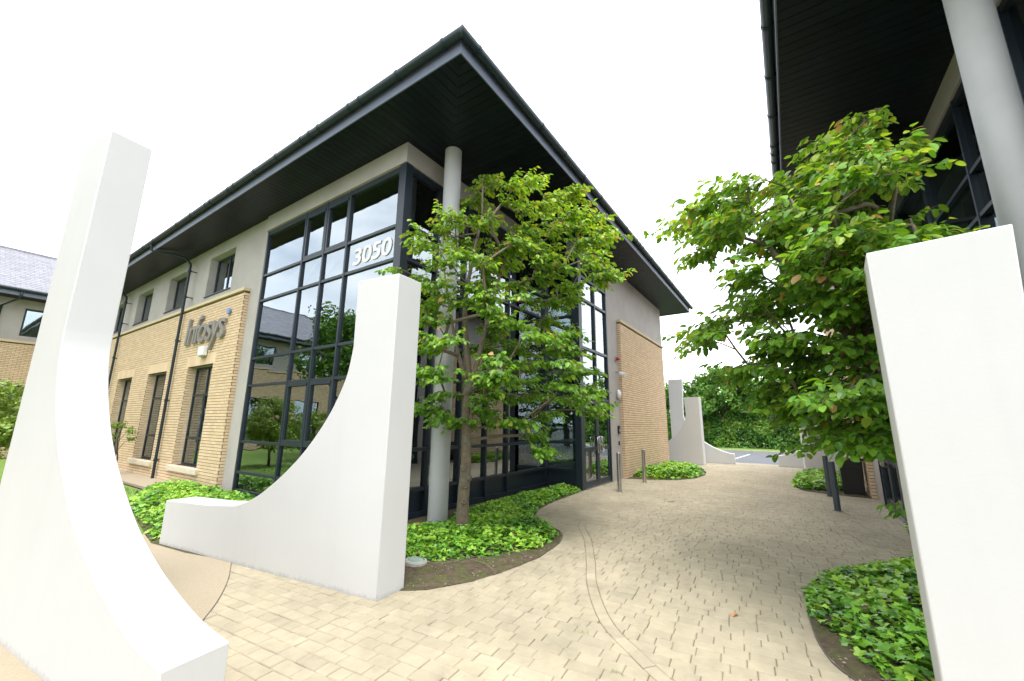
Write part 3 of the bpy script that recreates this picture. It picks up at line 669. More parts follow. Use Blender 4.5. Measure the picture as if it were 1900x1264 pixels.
tail2 = cm([(.585, 2.42), (.64, 2.12), (.77, 1.83), (.95, 1.56), (1.22, 1.26), (1.55, .99), (1.95, .74), (2.30, .62)])+[(2.9, .575), (3.84, .55)]
sculpture((2.75, 3.32), (2.25, 7.11), (.352, .025), [(0, 3.18), (.60, 3.18)]+tail2, 'white curved wall with low arm in front of the glazed office corner')
tail1 = cm([(.636, 2.34), (.657, 2.18), (.715, 1.99), (.85, 1.73), (1.08, 1.42), (1.40, 1.13), (1.75, .88), (2.1, .70), (2.42, .58), (2.7, .50), (2.97, .46)])
sculpture((.622, 5.83), (.945, 2.69), (.326, .044), [(0, 4.36), (.668, 4.36)]+[(s*1.06, 1.6+(z-1.6)*1.06) for s, z in tail1], 'tallest white curved wall in the left foreground, its low end towards the lens')
sculpture((3.345, -.525), (3.26, -1.16), (.37, -.03), [(0, 2.72), (.62, 2.72)]+[(s, z*.86) for s, z in tail2], 'white curved wall cut off by the right edge of the photo')
sculpture((19.3, 3.2), (19.75, 7.0), (.35, -.04), [(0, 2.86), (.62, 2.86)]+[(s, z*.88) for s, z in tail2], 'grey-looking curved wall beside the far end of the left brick wall')
sculpture((20.95, 4.80), (20.80, 2.2), (.32, .02), [(0, 3.85), (.66, 3.85)]+[(s*.875+.03, z*.94) for s, z in tail1], 'tall slim white curved wall at the car park, furthest back on the left')
sculpture((19.3, -.3), (19.75, -4.1), (.35, .04), [(0, 2.86), (.62, 2.86)]+[(s, z*.88) for s, z in tail2], 'curved wall behind the two dark bollards, mostly hidden by the right tree')
sculpture((20.95, -2.0), (20.80, .55), (.32, -.02), [(0, 3.85), (.66, 3.85)]+[(s*.86+.03, z*.94) for s, z in tail1], 'white curved wall at the car park whose low end meets the paving on the right')

# ================================================================== SIGNS AND WALL FITTINGS
def islands(me):
    par = list(range(len(me.vertices)))
    def fnd(a):
        while par[a] != a: par[a] = par[par[a]]; a = par[a]
        return a
    for e_ in me.edges:
        a, c = fnd(e_.vertices[0]), fnd(e_.vertices[1])
        if a != c: par[a] = c
    d = {}
    for p in me.polygons: d.setdefault(fnd(p.vertices[0]), []).append(p)
    return list(d.values())
def lettering(name, text, m, x, yl, yr, z0, z1, depth, label, cat, off=0.0, shear=0.0, space=1.0, piece_name='letter'):
    """text on a wall facing -X, reading towards -Y, fitted between yl and yr and from z0 to z1; every letter its own object"""
    cu = bpy.data.curves.new('t', 'FONT'); cu.body = text; cu.extrude = .5; cu.offset = off; cu.shear = shear; cu.space_character = space; cu.resolution_u = 6
    to = bpy.data.objects.new('t', cu); COL.objects.link(to); dg = bpy.context.evaluated_depsgraph_get(); me = bpy.data.meshes.new_from_object(to.evaluated_get(dg)); bpy.data.objects.remove(to)
    X = [v.co.x for v in me.vertices]; Y = [v.co.y for v in me.vertices]; sx = (yl-yr)/(max(X)-min(X)); sy = (z1-z0)/(max(Y)-min(Y)); x0, y0 = min(X), min(Y)
    root = empty(name, (x, (yl+yr)/2, z0), label, cat)
    for fs in islands(me):
        idx = {}; vs = []; F = []
        for p in fs:
            q = []
            for vi in p.vertices:
                if vi not in idx:
                    c = me.vertices[vi].co; idx[vi] = len(vs); vs.append((-depth*(c.z+.5), (yl-yr)/2-(c.x-x0)*sx, (c.y-y0)*sy))
                q.append(idx[vi])
            F.append(tuple(q))
        mm = bpy.data.meshes.new(piece_name); mm.from_pydata(vs, [], F); mm.materials.append(m); inst(piece_name, mm, root)
    return root
sg = lettering('wall_sign', 'Infosys', M['signmetal'], 4.475, 14.68, 12.08, 3.52, 4.58, .07, 'metal lettering reading Infosys high on the left brick wall', 'sign', shear=.12, space=.86, off=.003)
MB().lathe((4.47, 12.02, 4.46), (-1, 0, 0), [(0, .085), (.05, .085), (.055, .08)], 24).build('dot', M['blue'], sg, smooth=True, smang=40)
lettering('number_sign', '3050', M['whitep'], 4.642, 7.02, 5.86, 4.70, 5.06, .014, 'white building number 3050 on the glass beside the corner post', 'sign', off=.018, shear=.08, space=.98, piece_name='digit')
fl = empty('floodlight', (4.48, 13.22, 3.55), 'small white box below the metal lettering', 'light fitting')
MB().box(4.36, 4.47, 13.05, 13.42, 3.36, 3.63).build('lamp_body', M['whitep'], fl, bevel=.02); MB().box(4.38, 4.45, 13.10, 13.36, 3.335, 3.358).build('lamp_glass', M['greyp'], fl)
xw = 12.72
t = empty('alarm_beacon', (xw, BY, 3.72), 'small red beacon beside the top of the court brick panel', 'alarm')
MB().box(xw-.07, xw+.07, BY-.04, BY, 3.64, 3.80).build('base', M['greyp'], t, bevel=.01); MB().lathe((xw, BY-.04, 3.72), (0, -1, 0), [(0, .06), (.06, .055), (.10, .03), (.11, .005)], 16).build('beacon_lens', M['red'], t, smooth=True)
t = empty('security_camera', (xw, BY, 3.25), 'white security camera on the render beside the entrance', 'camera')
MB().lathe((xw, BY, 3.30), (0, -1, 0), [(0, .055), (.02, .055), (.025, .03), (.09, .03)], 14).tube([(xw, BY-.08, 3.30), (xw, BY-.16, 3.27)], .022, 8).build('bracket', M['greyp'], t, smooth=True, smang=40)
MB().lathe((xw+.02, BY-.10, 3.24), (-.35, -.85, -.25), [(0, .05), (.02, .065), (.20, .065), (.23, .075), (.24, .07)], 16).build('camera_body', M['whitep'], t, smooth=True, smang=40)
t = empty('bulkhead_light', (xw, BY, 2.58), 'oval pale bulkhead light on the render beside the entrance', 'wall light')
b = MB(); b.lathe((0, 0, 0), (0, -1, 0), [(0, .12), (.04, .125), (.055, .12)], 28); b.v = [(xw+x, BY+y, 2.58+z*1.35) for x, y, z in b.v]; b.build('base', M['greyp'], t, smooth=True, smang=40)
b = MB(); b.lathe((0, -.07, 0), (0, -1, 0), [(-.015, .112), (.02, .105), (.045, .07), (.055, .03), (.056, .003)], 28); b.v = [(xw+x, BY+y, 2.58+z*1.35) for x, y, z in b.v]; b.build('diffuser', M['whitep'], t, smooth=True)
t = empty('keypad', (xw, BY, 1.48), 'dark entry keypad on the render strip beside the doors', 'keypad')
MB().box(xw-.075, xw+.075, BY-.045, BY, 1.36, 1.60).build('case', M['blackp'], t, bevel=.008); MB().box(xw-.05, xw+.05, BY-.050, BY-.045, 1.42, 1.50).build('display', M['greyp'], t)
t = empty('door_release', (xw, BY, 1.07), 'small black button unit below the entry keypad', 'switch')
MB().box(xw-.04, xw+.04, BY-.03, BY, 1.01, 1.13).build('case', M['blackp'], t, bevel=.006); MB().lathe((xw, BY-.03, 1.07), (0, -1, 0), [(0, .022), (.01, .02)], 12).build('button', M['stainless'], t)

# ================================================================== BOLLARDS, BIN, UPLIGHT
def bollard(x, y, h, r, m, label, group, ring=False):
    o = empty('bollard', (x, y, 0), label, 'bollard', group)
    MB().lathe((x, y, -.02), (0, 0, 1), [(0, r), (h+.01, r), (h+.017, r-.006), (h+.02, r-.012)], 24).build('post', m, o, smooth=True, smang=30)
    MB().lathe((x, y, 0), (0, 0, 1), [(0, r+.035), (.006, r+.035), (.007, r+.002)], 24).build('base_collar', M['stainless'] if ring else m, o, smooth=True, smang=30)
    return o
b1 = bollard(10.37, 3.70, .93, .050, M['stainless'], 'stainless steel bollard in front of the entrance doors', 'stainless bollards at the left entrance', True)
copy_thing(b1, (12.46, 3.69, 0), 'stainless steel bollard beside the ivy clump and brick wall')
b2 = bollard(10.69, -.60, .94, .055, M['bollard'], 'dark grey bollard nearer of the two on the right', 'dark bollards at the right entrance')
copy_thing(b2, (12.78, -.61, 0), 'dark grey bollard farther of the two on the right')
bn = empty('litter_bin', (13.45, -1.12, 0), 'black litter bin standing beside the right ivy clump', 'bin')
b = MB(); b.hexa([(13.25, -1.32, 0), (13.65, -1.32, 0), (13.65, -.92, 0), (13.25, -.92, 0), (13.22, -1.35, .82), (13.68, -1.35, .82), (13.68, -.89, .82), (13.22, -.89, .82)]); b.build('body', M['blackp'], bn, bevel=.02)
MB().box(13.20, 13.70, -1.37, -.87, .82, .88).build('lid', M['blackp'], bn, bevel=.015); MB().hexa([(13.232, -1.28, .12), (13.245, -1.28, .12), (13.245, -.96, .12), (13.232, -.96, .12), (13.205, -1.30, .68), (13.23, -1.30, .68), (13.23, -.94, .68), (13.205, -.94, .68)]).build('door', M['blackp'], bn)
up_ = empty('uplighter', (3.60, 3.72, 0), 'round recessed ground light beside the foot of the white wall', 'ground light')
MB().lathe((3.60, 3.72, -.02), (.06, -.05, 1), [(0, .135), (.085, .13), (.10, .118), (.10, .098), (.085, .096)], 28).build('rim', M['kerb'], up_, smooth=True, smang=30)
MB().lathe((3.60, 3.72, .05), (.06, -.05, 1), [(0, .096), (.022, .095), (.028, .085)], 24).build('glass', M['lens'], up_, smooth=True, smang=30)

# ================================================================== PLANTING BEDS
def dens(P, z, m, name, noise_h=.02, step=.12, lip=.16):
    """soil surface over a bed polygon: flat at the edge, gently heaped inside"""
    xs = [p[0] for p in P]; ys = [p[1] for p in P]; b = MB(); nx = int((max(xs)-min(xs))/step)+1; ny = int((max(ys)-min(ys))/step)+1
    ring = []; Pn = []
    for i in range(len(P)):
        a, c = P[i], P[(i+1) % len(P)]; k = max(1, int(math.dist(a, c)/step))
        for q in range(k): Pn.append((a[0]+(c[0]-a[0])*q/k, a[1]+(c[1]-a[1])*q/k))
    bm = bmesh.new(); vs = [bm.verts.new((x, y, .004)) for x, y in Pn]
    es = [bm.edges.new((vs[i], vs[(i+1) % len(vs)])) for i in range(len(vs))]
    inner = []
    from mathutils.geometry import delaunay_2d_cdt
    bm.free()
    pts = [Vector((x, y)) for x, y in Pn]; n0 = len(pts)
    for i in range(nx+1):
        for j in range(ny+1):
            x = min(xs)+i*step+random.uniform(-.02, .02); y = min(ys)+j*step+random.uniform(-.02, .02)
            if inpoly(x, y, P) and edgedist(x, y, P) > step*.45: pts.append(Vector((x, y)))
    r = delaunay_2d_cdt(pts, [(i, (i+1) % n0) for i in range(n0)], [list(range(n0))], 1, 1e-5)
    V = []
    for p in r[0]:
        d = edgedist(p.x, p.y, P); h = min(1, d/.5)
        V.append((p.x, p.y, .005+h*z+noise.noise(Vector((p.x*3, p.y*3, 0)))*noise_h*min(1, d/.1)))
    me = bpy.data.meshes.new(name); me.from_pydata(V, [], [tuple(f) for f in r[2]]); me.materials.append(m)
    me.polygons.foreach_set('use_smooth', [True]*len(me.polygons))
    bm = bmesh.new(); bm.from_mesh(me); bmesh.ops.recalc_face_normals(bm, faces=bm.faces)
    if sum(f.normal.z for f in bm.faces) < 0: bmesh.ops.reverse_faces(bm, faces=bm.faces)
    bm.to_mesh(me); bm.free()
    o = bpy.data.objects.new(name, me); COL.objects.link(o); o['kind'] = 'structure'; return o
for P in BEDS.values(): dens(P, .04, M['soil'], 'soil_bed')
def edging(P, n0, n1):
    C = catmull(P[n0:n1], 6); e = MB()
    for i in range(len(C)-1):
        (x0, y0), (x1, y1) = C[i][:2], C[i+1][:2]; l = math.hypot(x1-x0, y1-y0); nx, ny = -(y1-y0)/l*.003, (x1-x0)/l*.003
        e.hexa([(x0-nx, y0-ny, -.03), (x1-nx, y1-ny, -.03), (x1+nx, y1+ny, -.03), (x0+nx, y0+ny, -.03), (x0-nx, y0-ny, .012), (x1-nx, y1-ny, .012), (x1+nx, y1+ny, .012), (x0+nx, y0+ny, .012)])
    e.build('bed_edging', M['steel'], kind='structure')
edging(BEDS['a'], 4, 12); edging(BEDS['b'], 1, 10)
# pebbles and crumbs on the bare soil
b = MB()
def crumb(b, x, y, z, r):
    n = len(b.v); a0 = random.uniform(0, 6)
    for k in range(5): a = a0+k*1.257; q = r*random.uniform(.7, 1.2); b.v.append((x+math.cos(a)*q, y+math.sin(a)*q, z))
    b.v.append((x, y, z+r*random.uniform(.5, .9)))
    for k in range(5): b.face((n+k, n+(k+1) % 5, n+5))
for key, rgn, cnt in (('a', (3.0, 6.2, 2.7, 4.3), 700), ('b', (3.1, 5.2, -.9, .1), 350)):
    P = BEDS[key]
    for _ in range(cnt):
        x, y = random.uniform(rgn[0], rgn[1]), random.uniform(rgn[2], rgn[3])
        if inpoly(x, y, P): d = edgedist(x, y, P); crumb(b, x, y, .008+min(1, d/.5)*.04, random.choice((.004, .006, .009, .013)))
for _ in range(260):                          # grit strewn on the paving beside the bed
    t_ = random.random(); x = 3.1+t_*3.0; y = 2.9-abs(random.gauss(0, .18))-.12*math.sin(t_*3); crumb(b, x, y, .001, random.uniform(.002, .005))
b.build('pebbles', M['pebble'], kind='stuff')

# ---- leaves
def ivyleaf(s):
    """five-lobed leaf lying in XY with the stalk at the origin"""
    pr = [(0, .0), (-.38, -.12), (-.52, .16), (-.30, .34), (-.36, .62), (-.12, .62), (0, 1.0), (.12, .62), (.36, .62), (.30, .34), (.52, .16), (.38, -.12)]
    return [(x*s, y*s) for x, y in pr]
def put_leaf(b, shape, P, az, tilt, roll, cup, cidx=None):
    """shape: outline with vertex 0 at the stalk; folded along the midrib"""
    ca_, sa_ = math.cos(az), math.sin(az); ct, st = math.cos(tilt), math.sin(tilt); cr_, sr = math.cos(roll), math.sin(roll)
    n = len(b.v)
    L_ = max(y for x, y in shape)
    for i, (x, y) in enumerate([(0, L_*.45)]+shape):
        z = abs(x)*cup-y*y/L_*.25
        x, z = x*cr_+z*sr, -x*sr+z*cr_
        y, z = y*ct-z*st, y*st+z*ct
        b.v.append((P[0]+x*ca_-y*sa_, P[1]+x*sa_+y*ca_, P[2]+z))
    m = len(shape)
    for k in range(m): b.face((n, n+1+k, n+1+(k+1) % m))
IVYS = [[(x*1.0+0, y) for x, y in ivyleaf(1)], [(x*.85, y*1.05) for x, y in ivyleaf(1)]]
def ivy(P, hole, n, hmax, smin, smax, label, edge_spill=.03, mixw=(5, 4, 2)):
    b = MB(); xs = [p[0] for p in P]; ys = [p[1] for p in P]; c = 0; tries = 0
    def top(x, y):
        d = edgedist(x, y, P); h = hmax*(1-math.exp(-d/.16))
        return .02+h*(.78+.42*noise.noise(Vector((x*2.1, y*2.1, 3))))
    while c < n and tries < n*12:
        tries += 1; x, y = random.uniform(min(xs), max(xs)), random.uniform(min(ys), max(ys))
        if not inpoly(x, y, P): continue
        c += 1; t_ = top(x, y); lay = random.random()**.55; z = .015+t_*lay
        s = random.uniform(smin, smax)*(1 if lay > .5 else .85)
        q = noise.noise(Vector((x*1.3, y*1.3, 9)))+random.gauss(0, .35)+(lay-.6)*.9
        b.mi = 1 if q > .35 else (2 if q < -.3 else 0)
        if edge_spill and random.random() < .004: b.mi = 3
        put_leaf(b, random.choice(IVYS) and [(u*s, v*s) for u, v in random.choice(IVYS)], (x, y, z), random.uniform(0, 6.28), random.gauss(-.05, .33), random.gauss(0, .33), random.uniform(-.05, .3))
    me_ = b.build('ivy_ground_cover', [M['ivy1'], M['ivy2'], M['ivy3'], M['lf4']], kind='stuff')
    # trailing stems and the dark mat below the leaves
    return me_
IA = [(3.5, 3.95), (3.7, 3.62), (4.0, 3.36), (4.45, 3.13), (4.9, 2.93), (5.3, 2.93), (5.75, 3.02), (6.02, 3.25), (6.2, 3.55), (6.6, 3.97), (7.3, 4.25), (8.15, 4.40), (9.2, 4.46), (9.85, 4.5), (9.85, 5.15), (7.6, 5.2), (5.9, 5.15), (5.3, 4.72), (4.75, 4.95), (4.25, 5.0), (3.6, 5.0), (3.2, 4.4)]
ivy(IA, None, 10500, .19, .045, .074, '')
IA2 = [(2.62, 7.0), (3.6, 5.0), (4.3, 5.0), (4.45, 12.6), (3.65, 12.9), (2.9, 11.2), (2.25, 7.3)]
ivy(IA2, None, 6500, .26, .06, .09, '')
IB = [(3.60, -.56), (3.85, -.36), (4.1, -.22), (4.45, -.10), (4.8, .04), (5.1, .06), (5.6, .02), (6.1, -.18), (6.6, -.6), (7.3, -1.08), (8.2, -1.3), (9.8, -1.42), (9.8, -2.3), (5.5, -2.3), (4.0, -2.0), (3.6, -1.3)]
ivy(IB, None, 7000, .20, .055, .095, '')
IC = [(13.55, 4.38), (13.3, 3.6), (13.6, 3.2), (14.3, 2.74), (15.4, 2.62), (16.4, 2.72), (17.15, 3.1), (17.45, 3.7), (17.45, 4.38)]
ivy(IC, None, 4200, .36, .07, .11, '')
ID = [(13.8, -1.38), (13.45, -.55), (13.6, -.10), (14.1, .08), (15.4, .13), (16.8, .02), (17.55, -.22), (17.85, -.8), (17.85, -1.38)]
ivy(ID, None, 3800, .36, .07, .11, '')
# bare trailing stems at the front of the left bed
b = MB()
for (x, y, a, l) in ((3.75, 3.72, -.5, 1.0), (3.6, 3.9, -.9, .7), (4.3, 3.35, -.2, .6), (3.95, 3.5, -.75, .5), (4.6, 3.2, -1.3, .3), (3.5, 4.0, -1.6, .5)):
    p = [(x, y, .05)]
    for k in range(7): a += random.gauss(0, .25); x += math.cos(a)*l/7; y += math.sin(a)*l/7; p.append((x, y, .045+random.uniform(-.008, .02)))
    b.tube(p, .004, 5)
b.build('ivy_runners', M['bark'], kind='stuff')
# fallen leaf on the paving
OVAL = [(0, 0), (-.22, .15), (-.33, .42), (-.28, .72), (-.12, .93), (0, 1.0), (.12, .93), (.28, .72), (.33, .42), (.22, .15)]
b = MB(); put_leaf(b, [(x*.085, y*.085) for x, y in OVAL], (0, 0, .012), 1.2, .12, .2, .35); fo = b.build('fallen_leaf', M['lf4']); fo.location = (4.39, .56, 0)
tag(fo, 'single curled red-brown fallen leaf on the open paving', 'leaf')
b = MB()
for (x, y) in ((3.31, 1.52), (2.95, 1.12), (6.4, .9), (6.2, 1.2)):   # tufts of moss and weed in the joints
    for _ in range(26):
        px_, py_ = x+random.gauss(0, .012), y+random.gauss(0, .03); a = random.uniform(0, 6.28); h = random.uniform(.008, .022)
        b.poly([(px_, py_, 0), (px_+.004*math.cos(a), py_+.004*math.sin(a), 0), (px_+.006*math.sin(a), py_+.006*math.cos(a), h)])
b.build('joint_weeds', M['blade'], kind='stuff')

# ================================================================== TREES
def court_tree(loc, trunk, sprays, label, lsize, mixer, nleaf, seed):
    """multi-stemmed tree: sprays = points (relative to the foot) where a leafy spray sits; every spray is joined to the nearest lower, more inward wood"""
    random.seed(seed)
    T = empty('court_tree', loc, label, 'tree', 'broadleaf trees in the court beds'); O = Vector(loc)
    nodes = []                                   # (pos, parent, load)
    for st in trunk:
        C = catmull(st['p'], 5); prev = st.get('from')
        for q in C: nodes.append([Vector(q), prev, 0]); prev = len(nodes)-1
    nt_ = len(nodes)
    R = lambda v: math.hypot(v.x, v.y)
    order = sorted(sprays, key=lambda s_: R(Vector(s_))+.15*abs(s_[2]-3)); info = []
    tips = []
    for s_ in order:
        s_ = Vector(s_); out = Vector((s_.x, s_.y, 0)); 
        if out.length < .05: out = Vector((random.uniform(-1, 1), random.uniform(-1, 1), 0))
        out.normalize(); tgt = s_-out*.20-Vector((0, 0, .03))
        best = None
        for i, nd in enumerate(nodes):
            d = tgt-nd[0]; l = d.length
            if l < .05: continue
            rise = d.z/l; pen = 1+max(0, .05-rise)*3.0+max(0, rise-.85)*1.5
            if i < nt_: pen *= 1.12
            dd = Vector((nd[0].x, nd[0].y, 0)); 
            if dd.length > 1e-3 and dd.normalized().dot(out) < .2 and dd.length > .35: pen *= 2
            c = l*pen
            if best is None or c < best[0]: best = (c, i)
        i = best[1]; a = nodes[i][0]; d = tgt-a; k = max(2, int(d.length/.16)); prev = i
        sag = Vector((random.gauss(0, .04), random.gauss(0, .04), .05))*d.length
        for q in range(1, k+1):
            t_ = q/k; nodes.append([a+d*t_+sag*4*t_*(1-t_)*.5, prev, 0]); prev = len(nodes)-1
        tips.append(prev); info.append((s_, out))
    for i in tips:
        while i is not None: nodes[i][2] += 1; i = nodes[i][1]
    ch = {}
    for i, nd in enumerate(nodes): 
        if nd[1] is not None: ch.setdefault(nd[1], []).append(i)
    rad = lambda i: min(.088, .0037*nodes[i][2]**.55+.0015)
    limbs = []; tw = MB()
    def walk(start, par):                       # follow the thickest child; the others start new branches
        stack = [(start, par)]
        while stack:
            i, p = stack.pop(); pts = [nodes[p][0]] if p is not None else []; rs = [min(rad(p), rad(i)*1.15)] if p is not None else []; chain = []
            while True:
                pts.append(nodes[i][0]); rs.append(rad(i)); chain.append(i)
                cs = [c for c in ch.get(i, []) if nodes[c][2] > 0 and c >= nt_]
                if not cs: break
                cs.sort(key=lambda c: -nodes[c][2]); stack += [(c, i) for c in cs[1:]]; i = cs[0]
            limbs.append((max(rs), pts, rs))
    for i in range(nt_):
        for c in ch.get(i, []):
            if c >= nt_ and nodes[c][2] > 0: walk(c, i)
    limbs.sort(key=lambda q: -q[0])
    w2 = lambda pts: [p+O for p in pts]
    for k, (r_, pts, rs) in enumerate(limbs):
        if k < 26 and len(pts) > 2: MB().tube(w2(pts), rs, 8).build('limb', M['bark'], T, smooth=True)
        else: tw.tube(w2(pts), rs, 5)
    tk = MB()
    for st in trunk:
        C = catmull(st['p'], 5); n = len(C); r0, r1 = st['r']; tk2 = MB()
        rr = [(r0+(r1-r0)*(i/(n-1))**.8)*(1+(.35*math.exp(-i*1.1) if st.get('flare') else 0))*(1+.03*math.sin(i*2.3)) for i in range(n)]
        tk2.tube(w2([Vector(q) for q in C]), rr, 18); 
        o = tk2.build('trunk', M['bark'], T, smooth=True)
    for kz, ka, kr in (trunk[0].get('knots') or []):
        c = O+Vector((math.cos(ka)*kr, math.sin(ka)*kr, kz)); MB().lathe(c, (math.cos(ka), math.sin(ka), -.1), [(-.03, .05), (.0, .046), (.018, .036), (.02, .022), (.008, .012)], 12).build('branch_scar', M['bark'], T, smooth=True)
    # leaves
    leaves = []
    for (s_, out), ti in zip(info, tips):
        base = nodes[ti][0]; nb = random.choice((3, 4, 4, 5)); a0 = math.atan2(out.y, out.x)
        for q in range(nb):
            a = a0+(q-(nb-1)/2)*.62+random.gauss(0, .15); l = random.uniform(.22, .40)*(1.15 if abs(q-(nb-1)/2) < 1 else .85); droop = random.uniform(.0, .35)
            pts = []
            nl = max(4, int(nleaf*l/.32)); z0 = random.gauss(0, .035)
            d = Vector((math.cos(a), math.sin(a), random.uniform(-.05, .35)))
            for k in range(5): t_ = k/4; pts.append(base+d*l*t_-Vector((0, 0, droop*l*t_*t_))+Vector((0, 0, z0*t_)))
            tw.tube(w2(pts), [.0032, .0028, .0022, .0018, .001], 4, cap=False)
            for k in range(nl):
                t_ = (k+.6)/nl; p = base+d*l*t_-Vector((0, 0, droop*l*t_*t_))+Vector((0, 0, z0*t_)); sd_ = 1 if k % 2 else -1
                aa = a+sd_*random.uniform(.55, 1.15)-math.pi/2 if k < nl-1 else a-math.pi/2
                sz = lsize*random.uniform(.72, 1.15)*(.8+.3*t_)
                leaves.append((p+Vector((random.gauss(0, .008), random.gauss(0, .008), random.gauss(0, .018))), aa, random.gauss(-.35, .32), random.gauss(0, .38), sz, mixer(p, s_, t_)))
    tw.build('twigs', M['bark'], T, kind='stuff')
    order = sorted(range(len(leaves)), key=lambda i: -leaves[i][4]/max(.5, (leaves[i][0]+O-Vector((0, 0, 1.6))).length)+(1 if not shown(*(leaves[i][0]+O), -.02) else 0)+(.5 if pix(*(leaves[i][0]+O)) and pix(*(leaves[i][0]+O))[0] > .845 and loc[1] < 0 else 0))
    proto = {}
    sh = [(x*.98, y) for x, y in OVAL]
    for mi, key in enumerate(('lf1', 'lf2', 'lf3', 'lf4')):
        for v in range(2): b = MB(); put_leaf(b, [(x*(1+.12*v), y) for x, y in sh], (0, 0, 0), 0, 0, 0, .12+.2*v); proto[mi, v] = b.mesh('leaf', M[key])
    far_ = MB()
    for k, i in enumerate(order):
        p, aa, ti_, ro, sz, mi = leaves[i]
        if k < 300:
            o = inst('leaf', proto[mi, k % 2], T, p); o.rotation_euler = (ti_, ro, aa); o.scale = (sz, sz, sz)
        else:
            far_.mi = mi
            s2 = [(x*sz, y*sz) for x, y in (OVAL if k % 3 else [(x*.85, y) for x, y in OVAL])]
            put_leaf(far_, s2, p+O, aa, ti_, ro, random.uniform(.05, .3))
    far_.build('leaves', [M['lf1'], M['lf2'], M['lf3'], M['lf4']], T, kind='stuff')
    return T
